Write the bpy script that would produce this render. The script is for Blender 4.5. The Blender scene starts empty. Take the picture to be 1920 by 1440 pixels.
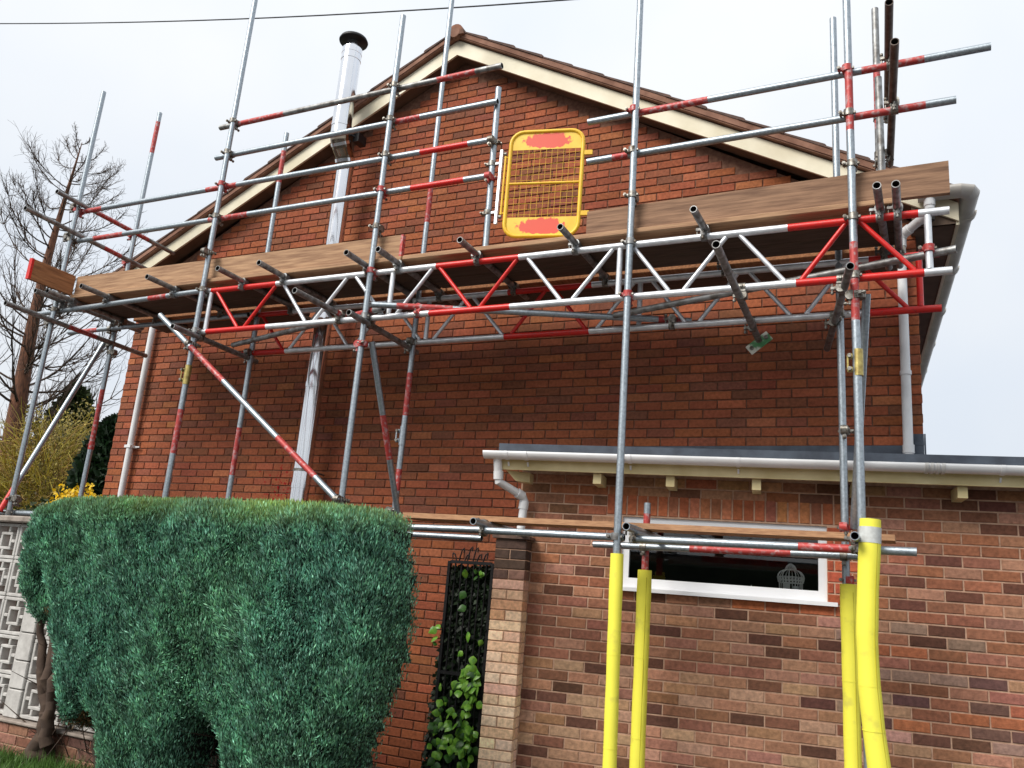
import bpy, math, random
import numpy as np
from mathutils import Vector, Matrix, Euler
random.seed(7); rng = np.random.default_rng(7)
sc = bpy.context.scene
COL = sc.collection
R = math.radians

# ------------------------------------------------------------------ camera
cam_d = bpy.data.cameras.new('camera'); cam = bpy.data.objects.new('camera', cam_d); COL.objects.link(cam)
cam_d.sensor_width = 36; cam_d.lens = 29.857; cam_d.clip_start = .05; cam_d.clip_end = 2000
right = Vector((.90188623, .42471176, .07887427)); down = Vector((-.03490522, .25364433, -.96666756)); fwd = Vector((-.43056109, .86907104, .24358299))
M = Matrix.Identity(4)
for i in range(3):
    M[i][0] = right[i]; M[i][1] = -down[i]; M[i][2] = -fwd[i]
M.translation = Vector((0, -6.553, 1.6))
cam.matrix_world = M; sc.camera = cam

# ------------------------------------------------------------------ world: overcast sky
SUN_EL, SUN_AZ = 43, 207          # elevation, azimuth (compass degrees from +y, clockwise)
w = bpy.data.worlds.new('World'); sc.world = w; w.use_nodes = True
nt = w.node_tree; nt.nodes.clear(); N = nt.nodes.new; Lk = nt.links.new
out = N('ShaderNodeOutputWorld'); bg1 = N('ShaderNodeBackground'); bg2 = N('ShaderNodeBackground'); mx = N('ShaderNodeMixShader')
sky = N('ShaderNodeTexSky'); sky.sky_type = 'NISHITA'; sky.sun_disc = False; sky.sun_elevation = R(SUN_EL); sky.sun_rotation = R(SUN_AZ); sky.dust_density = 4
Lk(sky.outputs[0], bg1.inputs[0]); bg1.inputs[1].default_value = .03
tc = N('ShaderNodeTexCoord'); sp = N('ShaderNodeSeparateXYZ'); Lk(tc.outputs['Generated'], sp.inputs[0])
mr = N('ShaderNodeMapRange'); Lk(sp.outputs[2], mr.inputs[0]); mr.inputs[1].default_value = 0; mr.inputs[2].default_value = 1; mr.inputs[3].default_value = .385; mr.inputs[4].default_value = .53
nz = N('ShaderNodeTexNoise'); nz.inputs['Scale'].default_value = 2.2; nz.inputs['Detail'].default_value = 4; Lk(tc.outputs['Generated'], nz.inputs['Vector'])
cr = N('ShaderNodeValToRGB'); Lk(nz.outputs[0], cr.inputs[0])
cr.color_ramp.elements[0].position = .36; cr.color_ramp.elements[0].color = (.82, .885, .975, 1)
cr.color_ramp.elements[1].position = .64; cr.color_ramp.elements[1].color = (.95, .975, 1.0, 1)
Lk(cr.outputs[0], bg2.inputs[0]); Lk(mr.outputs[0], bg2.inputs[1])
mx.inputs[0].default_value = .88; Lk(bg1.outputs[0], mx.inputs[1]); Lk(bg2.outputs[0], mx.inputs[2]); Lk(mx.outputs[0], out.inputs[0])
sl = bpy.data.lights.new('sun', 'SUN'); sl.energy = 1.5; sl.angle = R(28); sl.color = (1, .95, .88)
so = bpy.data.objects.new('sun', sl); COL.objects.link(so)
sd = Vector((math.sin(R(SUN_AZ)) * math.cos(R(SUN_EL)), math.cos(R(SUN_AZ)) * math.cos(R(SUN_EL)), math.sin(R(SUN_EL))))
so.rotation_euler = sd.to_track_quat('Z', 'Y').to_euler(); so.location = sd * 40
sc.view_settings.view_transform = 'Standard'; sc.view_settings.look = 'None'; sc.view_settings.exposure = 1.3; sc.view_settings.gamma = 1
sc.view_settings.use_curve_mapping = False

# ------------------------------------------------------------------ materials
def mat(name, col, rough=.6, metal=0, noise=0, nscale=8, col2=None, bump=0, bscale=60, stretch=None, spec=.5, thr=None, source=None, detail=5):
    """procedural material; col2 mixed in by noise; source 'attr' / 'obj' takes the base colour from the face or the object"""
    m = bpy.data.materials.new(name); m.use_nodes = True; t = m.node_tree; b = t.nodes['Principled BSDF']
    b.inputs['Roughness'].default_value = rough; b.inputs['Metallic'].default_value = metal; b.inputs['Specular IOR Level'].default_value = spec
    g = t.nodes.new('ShaderNodeNewGeometry'); vec = g.outputs['Position']
    if stretch:
        mp = t.nodes.new('ShaderNodeMapping'); mp.inputs['Scale'].default_value = stretch; t.links.new(vec, mp.inputs[0]); vec = mp.outputs[0]
    if source:
        if source == 'attr':
            a = t.nodes.new('ShaderNodeAttribute'); a.attribute_name = 'Col'; src = a.outputs['Color']
        else:
            a = t.nodes.new('ShaderNodeObjectInfo'); src = a.outputs['Color']
    n = t.nodes.new('ShaderNodeTexNoise'); n.inputs['Scale'].default_value = nscale; n.inputs['Detail'].default_value = detail; t.links.new(vec, n.inputs['Vector'])
    if source:
        n2 = t.nodes.new('ShaderNodeMapRange'); n2.inputs[1].default_value = .3; n2.inputs[2].default_value = .7; n2.inputs[3].default_value = 1 - noise; n2.inputs[4].default_value = 1 + noise
        t.links.new(n.outputs[0], n2.inputs[0])
        nb_ = t.nodes.new('ShaderNodeTexNoise'); nb_.inputs['Scale'].default_value = 1.1; nb_.inputs['Detail'].default_value = 6; t.links.new(g.outputs['Position'], nb_.inputs['Vector'])
        n3 = t.nodes.new('ShaderNodeMapRange'); n3.inputs[1].default_value = .3; n3.inputs[2].default_value = .7; n3.inputs[3].default_value = .80; n3.inputs[4].default_value = 1.18; t.links.new(nb_.outputs[0], n3.inputs[0])
        mm = t.nodes.new('ShaderNodeMath'); mm.operation = 'MULTIPLY'; t.links.new(n2.outputs[0], mm.inputs[0]); t.links.new(n3.outputs[0], mm.inputs[1])
        v = t.nodes.new('ShaderNodeVectorMath'); v.operation = 'SCALE'; t.links.new(src, v.inputs[0]); t.links.new(mm.outputs[0], v.inputs['Scale'])
        ds = t.nodes.new('ShaderNodeVectorMath'); ds.operation = 'DISTANCE'; ds.inputs[1].default_value = (-5.62, 0, 2.45); t.links.new(g.outputs['Position'], ds.inputs[0])
        ns_ = t.nodes.new('ShaderNodeTexNoise'); ns_.inputs['Scale'].default_value = 26; ns_.inputs['Detail'].default_value = 3; t.links.new(g.outputs['Position'], ns_.inputs['Vector'])
        m1 = t.nodes.new('ShaderNodeMath'); m1.operation = 'MULTIPLY_ADD'; m1.inputs[1].default_value = -.30; t.links.new(ds.outputs['Value'], m1.inputs[0]); t.links.new(ns_.outputs[0], m1.inputs[2])
        m2_ = t.nodes.new('ShaderNodeMapRange'); m2_.inputs[1].default_value = .52; m2_.inputs[2].default_value = .55; t.links.new(m1.outputs[0], m2_.inputs[0])
        mxs = t.nodes.new('ShaderNodeMix'); mxs.data_type = 'RGBA'; t.links.new(m2_.outputs[0], mxs.inputs[0]); t.links.new(v.outputs[0], mxs.inputs[6]); mxs.inputs[7].default_value = (.30, .012, .010, 1)   # red paint splashed on the wall
        t.links.new((mxs.outputs[2] if name.startswith('brick') else v.outputs[0]), b.inputs['Base Color'])
    else:
        c2 = col2 if col2 else tuple(min(1, c * (1 - noise)) for c in col)
        r = t.nodes.new('ShaderNodeValToRGB'); lo, hi = thr if thr else (.35, .65)
        r.color_ramp.elements[0].position = lo; r.color_ramp.elements[0].color = (*c2, 1); r.color_ramp.elements[1].position = hi; r.color_ramp.elements[1].color = (*col, 1)
        t.links.new(n.outputs[0], r.inputs[0]); t.links.new(r.outputs[0], b.inputs['Base Color'])
    if bump:
        nb = t.nodes.new('ShaderNodeTexNoise'); nb.inputs['Scale'].default_value = bscale; nb.inputs['Detail'].default_value = 4; t.links.new(vec, nb.inputs['Vector'])
        bp = t.nodes.new('ShaderNodeBump'); bp.inputs['Strength'].default_value = bump; bp.inputs['Distance'].default_value = .004
        t.links.new(nb.outputs[0], bp.inputs['Height']); t.links.new(bp.outputs[0], b.inputs['Normal'])
    return m
GALV = mat('galvanised', (.43, .48, .52), .42, .8, nscale=60, col2=(.27, .31, .34), thr=(.30, .70), bump=.12, bscale=140, detail=8)
GALVD = mat('dull_galvanised', (.36, .37, .37), .5, .7, nscale=20, col2=(.16, .15, .14), bump=.2)
RED = mat('red_paint', (.62, .014, .010), .36, 0, nscale=45, col2=(.40, .03, .025), thr=(.28, .45), bump=.2, bscale=90)
FADED = mat('worn_red_paint', (.42, .045, .04), .5, .15, nscale=34, col2=(.42, .30, .30), thr=(.30, .50), bump=.2, detail=10)
ALU = mat('beam_metal', (.82, .84, .87), .38, .55, nscale=14, col2=(.62, .64, .67), bump=.08)
STEEL = mat('coupler_steel', (.34, .33, .30), .45, .8, nscale=40, col2=(.11, .09, .07), bump=.3)
BRASS = mat('zinc_yellow', (.55, .45, .16), .4, .8, nscale=30, col2=(.3, .22, .08))
HOLE = mat('tube_inside', (.05, .045, .04), .8, .2, noise=.5)
def wood(name, c, c2, sx=(3, 40, 40)): return mat(name, c, .8, 0, nscale=3.2, col2=c2, stretch=sx, bump=.5, bscale=9, thr=(.3, .68), detail=8)
BOARD_L = wood('board_pale', (.46, .275, .15), (.24, .125, .065), (1.3, 16, 16))
BOARD_R = wood('board_brown', (.31, .175, .10), (.14, .07, .038), (1.3, 16, 16))
BOARD_O = wood('board_orange', (.42, .18, .07), (.22, .085, .03), (16, 1.3, 16))
DECK = wood('deck_wood', (.11, .068, .045), (.055, .033, .02), (1.3, 16, 16))  # wood darkened, so shade under the platform is partly in the colour
BATTEN = wood('batten_wood', (.52, .29, .15), (.33, .16, .08))
CREAM = mat('cream_board', (.74, .69, .53), .5, 0, nscale=3, col2=(.60, .54, .38), bump=.05)
YCREAM = mat('yellowed_board', (.70, .60, .33), .5, 0, nscale=5, col2=(.56, .46, .22), bump=.05)
PVC = mat('white_plastic', (.78, .79, .80), .35, 0, nscale=4, col2=(.68, .69, .70))
PVCG = mat('grey_plastic', (.56, .56, .55), .4, 0, nscale=5, col2=(.42, .41, .39))
GUTM = mat('weathered_gutter', (.48, .46, .43), .45, 0, nscale=4, col2=(.34, .31, .27))
UPVC = mat('window_plastic', (.80, .81, .83), .3, 0, nscale=3, col2=(.74, .75, .77))
FELT = mat('roof_felt', (.085, .105, .135), .75, 0, nscale=7, col2=(.05, .06, .08), bump=.4, bscale=40)
TILE = mat('roof_tile', (.25, .105, .06), .85, 0, nscale=11, col2=(.085, .045, .03), bump=.6, bscale=50)
SOFF = mat('brown_soffit', (.13, .08, .05), .7, 0, nscale=6, col2=(.08, .05, .03))
TILEB = mat('tile_edge', (.29, .15, .10), .9, 0, nscale=7, col2=(.17, .08, .05), bump=.5)
TILED = mat('tile_top', (.13, .075, .058), .9, 0, nscale=12, col2=(.07, .045, .038), bump=.6)
MORT = mat('mortar_red', (.20, .10, .062), .95, 0, nscale=30, col2=(.12, .052, .032), bump=.6, bscale=120)
MORTX = mat('mortar_pink', (.55, .36, .25), .95, 0, nscale=25, col2=(.42, .25, .17), bump=.6, bscale=120)
BRK_A = mat('brick_mass', (1, 1, 1), .9, 0, noise=.26, nscale=38, bump=.7, bscale=130, source='attr', spec=.25)
BRK_O = mat('brick_single', (1, 1, 1), .9, 0, noise=.26, nscale=38, bump=.7, bscale=130, source='obj', spec=.25)
YEL = mat('yellow_paint', (.86, .55, .03), .4, 0, nscale=9, col2=(.78, .46, .02), bump=.05)
def gate_panel_mat():
    m = mat('yellow_panel', (.86, .58, .06), .45, 0, nscale=9, col2=(.80, .50, .03))
    t = m.node_tree; b = t.nodes['Principled BSDF']; base = b.inputs['Base Color'].links[0].from_socket
    tc = t.nodes.new('ShaderNodeTexCoord'); mp = t.nodes.new('ShaderNodeMapping'); mp.inputs['Scale'].default_value = (4.6, 0, 13)
    t.links.new(tc.outputs['Object'], mp.inputs[0])
    ln = t.nodes.new('ShaderNodeVectorMath'); ln.operation = 'LENGTH'; t.links.new(mp.outputs[0], ln.inputs[0])
    n = t.nodes.new('ShaderNodeTexNoise'); n.inputs['Scale'].default_value = 22; n.inputs['Detail'].default_value = 6; t.links.new(tc.outputs['Object'], n.inputs['Vector'])
    ad = t.nodes.new('ShaderNodeMath'); ad.operation = 'MULTIPLY_ADD'; ad.inputs[1].default_value = .9; t.links.new(n.outputs[0], ad.inputs[0]); t.links.new(ln.outputs['Value'], ad.inputs[2])
    mr = t.nodes.new('ShaderNodeMapRange'); mr.inputs[1].default_value = 1.34; mr.inputs[2].default_value = 1.24; t.links.new(ad.outputs[0], mr.inputs[0])
    mxn = t.nodes.new('ShaderNodeMix'); mxn.data_type = 'RGBA'; t.links.new(mr.outputs[0], mxn.inputs[0]); t.links.new(base, mxn.inputs[6]); mxn.inputs[7].default_value = (.72, .085, .045, 1)
    t.links.new(mxn.outputs[2], b.inputs['Base Color']); return m
YPAN = gate_panel_mat()
FOAM = mat('yellow_foam', (.86, .80, .075), .75, 0, nscale=9, thr=(.25, .40), detail=8, col2=(.66, .60, .08), bump=.25, bscale=160)
TAPE = mat('grey_tape', (.60, .62, .60), .5, 0, nscale=30, col2=(.46, .47, .45))
CHROME = mat('polished_steel', (.80, .81, .83), .13, 1, nscale=3, col2=(.72, .73, .76))
BLACK = mat('black_metal', (.012, .012, .013), .5, .3, noise=.4)
GLASS = bpy.data.materials.new('window_glass'); GLASS.use_nodes = True
gb = GLASS.node_tree; gb.nodes.clear(); go = gb.nodes.new('ShaderNodeOutputMaterial'); gt = gb.nodes.new('ShaderNodeBsdfTransparent'); gg = gb.nodes.new('ShaderNodeBsdfGlossy'); gm = gb.nodes.new('ShaderNodeMixShader'); gf = gb.nodes.new('ShaderNodeFresnel')
gg.inputs['Roughness'].default_value = .01; gf.inputs[0].default_value = 1.52; gt.inputs[0].default_value = (.95, .97, .96, 1)
gfm = gb.nodes.new('ShaderNodeMath'); gfm.operation = 'MULTIPLY'; gfm.inputs[1].default_value = 2.0; gfm.use_clamp = True
gb.links.new(gf.outputs[0], gfm.inputs[0]); gb.links.new(gfm.outputs[0], gm.inputs[0]); gb.links.new(gt.outputs[0], gm.inputs[1]); gb.links.new(gg.outputs[0], gm.inputs[2]); gb.links.new(gm.outputs[0], go.inputs[0])
ROOM = mat('dark_room', (.018, .017, .016), .9, 0, noise=.3)  # near black: darkness of the unlit room put into the wall colour
WHITE = mat('white_enamel', (.90, .92, .90), .4, 0, noise=.06)
BARK = mat('bark', (.085, .055, .038), .95, 0, nscale=9, col2=(.055, .035, .025), bump=.8, bscale=30)
BARKR = mat('red_bark', (.20, .085, .045), .95, 0, nscale=5, col2=(.075, .035, .022), stretch=(4, 4, 1), bump=.8, bscale=20)
LEAF = mat('leaf_by_face', (1, 1, 1), .55, 0, noise=.25, nscale=4, source='attr', spec=.4)
def leafy(m, k=.25):
    t = m.node_tree; b = t.nodes['Principled BSDF']
    o = t.nodes['Material Output']; tr = t.nodes.new('ShaderNodeBsdfTranslucent'); ms = t.nodes.new('ShaderNodeMixShader'); ms.inputs[0].default_value = k
    t.links.new(b.inputs['Base Color'].links[0].from_socket, tr.inputs[0]); t.links.new(b.outputs[0], ms.inputs[1]); t.links.new(tr.outputs[0], ms.inputs[2]); t.links.new(ms.outputs[0], o.inputs[0])
leafy(LEAF)
IVY = mat('ivy_leaf', (.26, .50, .06), .35, 0, nscale=30, col2=(.11, .32, .035)); leafy(IVY, .25)
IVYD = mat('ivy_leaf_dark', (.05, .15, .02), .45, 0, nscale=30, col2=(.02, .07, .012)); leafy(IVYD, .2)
CORE = mat('inside_shade', (.010, .013, .008), .95, 0, noise=.5)  # near black, stands in for shade inside the hedge and ivy
CONC = mat('concrete', (.56, .545, .52), .9, 0, nscale=14, col2=(.42, .405, .385), bump=.5)
STONE = mat('coping_stone', (.34, .29, .25), .9, 0, nscale=12, col2=(.20, .165, .14), bump=.6)
ASPH = mat('asphalt', (.055, .055, .056), .9, 0, nscale=60, col2=(.038, .038, .04), bump=.5)
SOIL = mat('soil', (.06, .04, .025), .95, 0, nscale=12, col2=(.03, .022, .014), bump=.8)
PLATE = mat('green_white_plate', (.84, .86, .76), .5, 0, nscale=10, col2=(.10, .34, .14), thr=(.47, .55))
CABLE = mat('black_cable', (.02, .022, .03), .6, 0, noise=.3)

# ------------------------------------------------------------------ mesh builder
class MB:
    def __init__(s): s.v = []; s.f = []; s.m = []; s.s = []; s.c = None; s.mats = []
    def mi(s, m):
        if m not in s.mats: s.mats.append(m)
        return s.mats.index(m)
    def add(s, vs, fs, m, smooth=False, col=None):
        o = len(s.v); i = s.mi(m); s.v.extend(vs)
        for f in fs: s.f.append(tuple(a + o for a in f)); s.m.append(i); s.s.append(smooth)
        if col is not None:
            if s.c is None: s.c = []
            s.c.extend([col] * len(fs))
        return s
    def box(s, a, b, m, Mx=None):
        (x0, y0, z0), (x1, y1, z1) = a, b
        v = [Vector(p) for p in ((x0, y0, z0), (x1, y0, z0), (x1, y1, z0), (x0, y1, z0), (x0, y0, z1), (x1, y0, z1), (x1, y1, z1), (x0, y1, z1))]
        if Mx is not None: v = [Mx @ p for p in v]
        return s.add(v, [(0, 3, 2, 1), (4, 5, 6, 7), (0, 1, 5, 4), (1, 2, 6, 5), (2, 3, 7, 6), (3, 0, 4, 7)], m)
    def cbox(s, a, b, m, ch=.004, Mx=None):
        """box with chamfered edges"""
        (x0, y0, z0), (x1, y1, z1) = a, b; c = ch; v = []
        for z, i in ((z0, c), (z0 + c, 0), (z1 - c, 0), (z1, c)):
            X0, X1, Y0, Y1 = x0 + i, x1 - i, y0 + i, y1 - i
            v += [(X0 + c, Y0, z), (X1 - c, Y0, z), (X1, Y0 + c, z), (X1, Y1 - c, z), (X1 - c, Y1, z), (X0 + c, Y1, z), (X0, Y1 - c, z), (X0, Y0 + c, z)]
        v = [Vector(p) for p in v]
        if Mx is not None: v = [Mx @ p for p in v]
        f = [tuple(range(7, -1, -1)), tuple(range(24, 32))]
        for k in range(3):
            for j in range(8): f.append((k * 8 + j, k * 8 + (j + 1) % 8, k * 8 + 8 + (j + 1) % 8, k * 8 + 8 + j))
        return s.add(v, f, m)
    def prism(s, poly, vec, m):
        n = len(poly); a = [Vector(p) for p in poly]; b = [p + Vector(vec) for p in a]
        return s.add(a + b, [tuple(range(n)), tuple(range(2 * n - 1, n - 1, -1))] + [(i, i + n, (i + 1) % n + n, (i + 1) % n) for i in range(n)], m)
    def tube(s, pts, r, m, n=14, bands=(), hollow=True, inner=HOLE, wall=.0042, caps=True):
        """swept round tube; r a number or one per point; bands (t0, t1, material) repaint lengths of a straight tube"""
        pts = [Vector(p) for p in pts]
        if len(pts) == 2 and bands:
            ts = sorted({0., 1.} | {max(0, min(1, t)) for b in bands for t in b[:2]})
            P = [pts[0].lerp(pts[1], t) for t in ts]
            mm = []
            for i in range(len(ts) - 1):
                tm = (ts[i] + ts[i + 1]) / 2; q = m
                for b in bands:
                    if b[0] < tm < b[1]: q = b[2]
                mm.append(q)
            pts = P
        else: mm = [m] * (len(pts) - 1)
        rr = r if isinstance(r, (list, tuple)) else [r] * len(pts)
        rings = []; up = None
        for i, p in enumerate(pts):
            d = ((pts[min(i + 1, len(pts) - 1)] - pts[i]).normalized() + (pts[i] - pts[max(i - 1, 0)]).normalized()).normalized()
            if up is None:
                up = Vector((0, 0, 1)) if abs(d.z) < .9 else Vector((0, 1, 0))
                u = d.cross(up).normalized()
            else: u = (u - d * u.dot(d)).normalized()
            v2 = d.cross(u)
            rings.append([p + (u * math.cos(2 * math.pi * k / n) + v2 * math.sin(2 * math.pi * k / n)) * rr[i] for k in range(n)])
        for i in range(len(rings) - 1):
            s.add(rings[i] + rings[i + 1], [(k, (k + 1) % n, n + (k + 1) % n, n + k) for k in range(n)], mm[i], True)
        if caps:
            for e, sg in ((0, 1), (-1, -1)):
                ring = rings[e]; q = mm[e]; c = pts[e]
                d = (pts[1] - pts[0]).normalized() if e == 0 else (pts[-2] - pts[-1]).normalized()
                if hollow:
                    rad = rr[e]; k2 = (rad - wall) / rad; inn = [c + (p - c) * k2 for p in ring]; deep = [p + d * rad * 5 for p in inn]
                    o = ring + inn; s.add(o, [(k, n + k, n + (k + 1) % n, (k + 1) % n) for k in range(n)], q)
                    s.add(inn + deep, [(k, (k + 1) % n, n + (k + 1) % n, n + k) for k in range(n)], inner, True)
                    s.add(deep, [tuple(range(n))], inner)
                else: s.add(ring, [tuple(range(n))], q)
        return s
    def lathe(s, prof, m, n=24, loc=(0, 0, 0)):
        L = Vector(loc); v = []
        for r, z in prof: v += [L + Vector((r * math.cos(2 * math.pi * k / n), r * math.sin(2 * math.pi * k / n), z)) for k in range(n)]
        return s.add(v, [(i * n + k, i * n + (k + 1) % n, (i + 1) * n + (k + 1) % n, (i + 1) * n + k) for i in range(len(prof) - 1) for k in range(n)], m, True)
    def mesh(s, name, off=Vector((0, 0, 0))):
        me = bpy.data.meshes.new(name)
        me.from_pydata([tuple(Vector(p) - off) for p in s.v], [], s.f)
        for m in s.mats: me.materials.append(m)
        me.polygons.foreach_set('material_index', s.m); me.polygons.foreach_set('use_smooth', s.s)
        if s.c is not None:
            at = me.attributes.new('Col', 'FLOAT_COLOR', 'FACE')
            at.data.foreach_set('color', np.array([(*c[:3], 1) for c in s.c], dtype=np.float32).ravel())
        me.update(); return me
WL = {}
def wloc(o): return WL[o.name]
def link(o, parent, origin):
    COL.objects.link(o); origin = Vector(origin); WL[o.name] = origin
    if parent is not None: o.parent = parent; o.location = origin - WL[parent.name]
    else: o.location = origin
    return o
def tag(o, label=None, cat=None, group=None, kind=None):
    if label: o['label'] = label
    if cat: o['category'] = cat
    if group: o['group'] = group
    if kind: o['kind'] = kind
    return o
def thing(name, label, cat, loc, group=None):
    o = bpy.data.objects.new(name, None); o.empty_display_size = .1
    return tag(link(o, None, loc), label, cat, group)
def obj(name, mb, parent=None, origin=None, label=None, kind=None):
    if origin is None:
        a = np.array([tuple(p) for p in mb.v]); lo, hi = a.min(0), a.max(0); origin = (lo + hi) / 2
        if parent is None: origin[2] = lo[2]
    origin = Vector(origin); o = bpy.data.objects.new(name, mb.mesh(name, origin))
    return tag(link(o, parent, origin), label, kind=kind)
def copy_mesh(name, me, parent, loc, rot=None, color=None, scale=None):
    o = bpy.data.objects.new(name, me)
    link(o, parent, loc)
    if rot is not None: o.rotation_euler = rot
    if scale is not None: o.scale = scale
    if color is not None: o.color = (*color, 1)
    return o
def fastmesh(name, V, F, mats, col=None, smooth=False):
    """numpy arrays straight into a mesh (quads or triangles)"""
    me = bpy.data.meshes.new(name); n = F.shape[1]
    me.vertices.add(len(V)); me.vertices.foreach_set('co', V.astype(np.float32).ravel())
    me.loops.add(F.size); me.loops.foreach_set('vertex_index', F.astype(np.int32).ravel())
    me.polygons.add(len(F)); me.polygons.foreach_set('loop_start', np.arange(0, F.size, n, dtype=np.int32)); me.polygons.foreach_set('loop_total', np.full(len(F), n, dtype=np.int32))
    me.update(calc_edges=True)
    for m in mats: me.materials.append(m)
    if col is not None:
        at = me.attributes.new('Col', 'FLOAT_COLOR', 'FACE'); c = np.ones((len(F), 4), np.float32); c[:, :3] = col; at.data.foreach_set('color', c.ravel())
    if smooth: me.polygons.foreach_set('use_smooth', np.ones(len(F), bool))
    return me

CAMP = Vector((0, -6.553, 1.6))
# ------------------------------------------------------------------ ground
g = MB(); g.add([(-400, -400, 0), (400, -400, 0), (400, 400, 0), (-400, 400, 0)], [(0, 1, 2, 3)], ASPH); tag(obj('ground', g, origin=(0, 0, 0)), kind='structure')
g = MB(); g.prism([(-14, -3.1, .0), (-2.5, -3.1, .0), (-2.5, -.05, .0), (-14, -.05, 0)][::-1], (0, 0, .15), SOIL); tag(obj('garden_bed', g), kind='structure')
g = MB(); g.add([(-120, 3, .02), (-9, 3, .02), (-9, 120, .02), (-120, 120, .02)], [(0, 1, 2, 3)], mat('lawn', (.05, .09, .02), .95, 0, nscale=2, col2=(.03, .06, .015), bump=.6)); tag(obj('lawn', g), kind='structure')
g = MB(); g.cbox((-14, -3.25, 0), (4, -3.1, .13), CONC, .015); tag(obj('kerb', g), kind='structure')
g = MB(); g.add([(-14, -8.2, .1), (60, -8.2, .1), (60, -3.25, .1), (-14, -3.25, .1)], [(0, 1, 2, 3)], mat('pavement_slab', (.13, .127, .12), .9, 0, nscale=20, col2=(.09, .088, .083), bump=.3)); tag(obj('pavement', g), kind='structure')

# ------------------------------------------------------------------ bricks
def brick_geo(L, H, D, ch=.0035, j=.0012):
    """brick face towards -y, centred, front at y=0; chamfered arrises, nine quads"""
    r = lambda: random.uniform(-j, j)
    x, z = L / 2, H / 2
    fr = [(-x + ch + r(), r() * .6, -z + ch + r()), (x - ch + r(), r() * .6, -z + ch + r()), (x - ch + r(), r() * .6, z - ch + r()), (-x + ch + r(), r() * .6, z - ch + r())]
    md = [(-x, ch, -z), (x, ch, -z), (x, ch, z), (-x, ch, z)]; bk = [(a, D, c) for a, _, c in md]
    f = [(0, 1, 2, 3)] + [(4 + i, 4 + (i + 1) % 4, (i + 1) % 4, i) for i in range(4)] + [(8 + i, 8 + (i + 1) % 4, 4 + (i + 1) % 4, 4 + i) for i in range(4)]
    return [Vector(p) for p in fr + md + bk], f
VAR = {}
def brick_variant(L, H, D):
    k = (round(L, 3), round(H, 3), round(D, 3)); 
    if k not in VAR:
        VAR[k] = []
        for i in range(6):
            mb = MB(); v, f = brick_geo(L, H, D); mb.add(v, f, BRK_O); VAR[k].append(mb.mesh('brick'))
    return random.choice(VAR[k])
def lay(wallpart, items, nsingle, massname):
    """items: (score, centre, rotation z, L, H, D, colour). best scores become bricks of their own, the rest one mass"""
    items = sorted(items, key=lambda t: t[0])
    for sc_, c, rz, L, H, D, col in items[:nsingle]:
        copy_mesh('brick', brick_variant(L, H, D), wallpart, c, (random.uniform(-.006, .006), random.uniform(-.004, .004), rz + random.uniform(-.004, .004)), col)
    if len(items) > nsingle:
        mb = MB()
        for sc_, c, rz, L, H, D, col in items[nsingle:]:
            v, f = brick_geo(L, H, D); Rz = Matrix.Rotation(rz + random.uniform(-.004, .004), 3, 'Z'); c = Vector(c)
            mb.add([Rz @ p + c for p in v], f, BRK_A, col=col)
        obj('brick', mb, wallpart, kind='stuff', label='the rest of the bricks of this wall, laid as one mass')
def jit(c, k=.12):
    f = 1 + random.gauss(0, k); h = random.gauss(0, .04)
    return (max(0, c[0] * f), max(0, c[1] * f * (1 + h)), max(0, c[2] * f * (1 - h)))
def main_col(x, z):
    q = random.random()
    if q < .08: c = (.17, .068, .042)
    elif q < .30: c = (.225, .078, .041)
    elif q < .70: c = (.29, .083, .038)
    elif q < .94: c = (.33, .097, .043)
    else: c = (.37, .128, .058)
    c = tuple(a_ * .75 + m_ * .25 for a_, m_ in zip(c, (.272, .081, .039)))
    return jit(c, .08)
# ------------------------------------------------------------------ house
APX, APZ, SR, SL = -4.08, 7.03, .5485, .507
XL, XR = -8.185, .025
def rz(x): return APZ - (SR * (x - APX) if x > APX else SL * (APX - x))     # top line of the barge boards
house = thing('brick_house', 'red brick house gable end with cream barge boards and brown tiled roof', 'house', (APX, 4, 0))
SK = -.0755                                                                 # the right flank runs slightly out of square
g = MB()
g.prism([(XL, .009, 2.62), (XR, .009, 2.62), (XR, .009, rz(XR) - .2), (APX, .009, APZ - .1), (XL, .009, rz(XL) - .2)], (0, .25, 0), MORT)
for xa, xb, za, zb_ in ((XL, -2.32, 0, 2.62), (-.28, XR, 0, 2.62), (-2.32, -.28, 0, 1.2)): g.prism([(xa, .009, za), (xb, .009, za), (xb, .009, zb_), (xa, .009, zb_)], (0, .25, 0), MORT)
wall = obj('gable_wall', g, house)
items = []
X0, Z0 = -4.1308, 2.7527
for k in range(-60, 40):
    z = Z0 - k * .075
    if z < .12: continue
    off = X0 + (.1125 if k % 2 else 0)
    i0 = int(math.floor((XL - off) / .225)) - 1
    for i in range(i0, i0 + 42):
        a, b = off + i * .225 + .005, off + (i + 1) * .225 - .005
        a, b = max(a, XL), min(b, XR)
        if b - a < .035: continue
        zt = min(rz(a), rz(b)) - .14
        if z + .0325 > zt: continue
        x = (a + b) / 2
        if x > -2.75 and z < 2.72: continue
        hidden = (z < 1.9 and x < -3.3 and x > -6.9)
        d = (Vector((x, 0, z)) - CAMP).length + (50 if hidden else 0)
        items.append((d, (x, 0.0 + random.uniform(-.0015, .0015), z), 0, b - a, .065, .03, main_col(x, z)))
lay(wall, items, 299, 'gable')
g = MB()
g.prism([(XR + SK * .26, .262, 0), (XR + SK * 7.6, 7.6, 0), (XR + SK * 7.6 - .25, 7.6, 0), (XR + SK * .26 - .25, .262, 0)][::-1], (0, 0, 4.47), MORT); sw = obj('side_wall', g, house)
its = []
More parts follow.
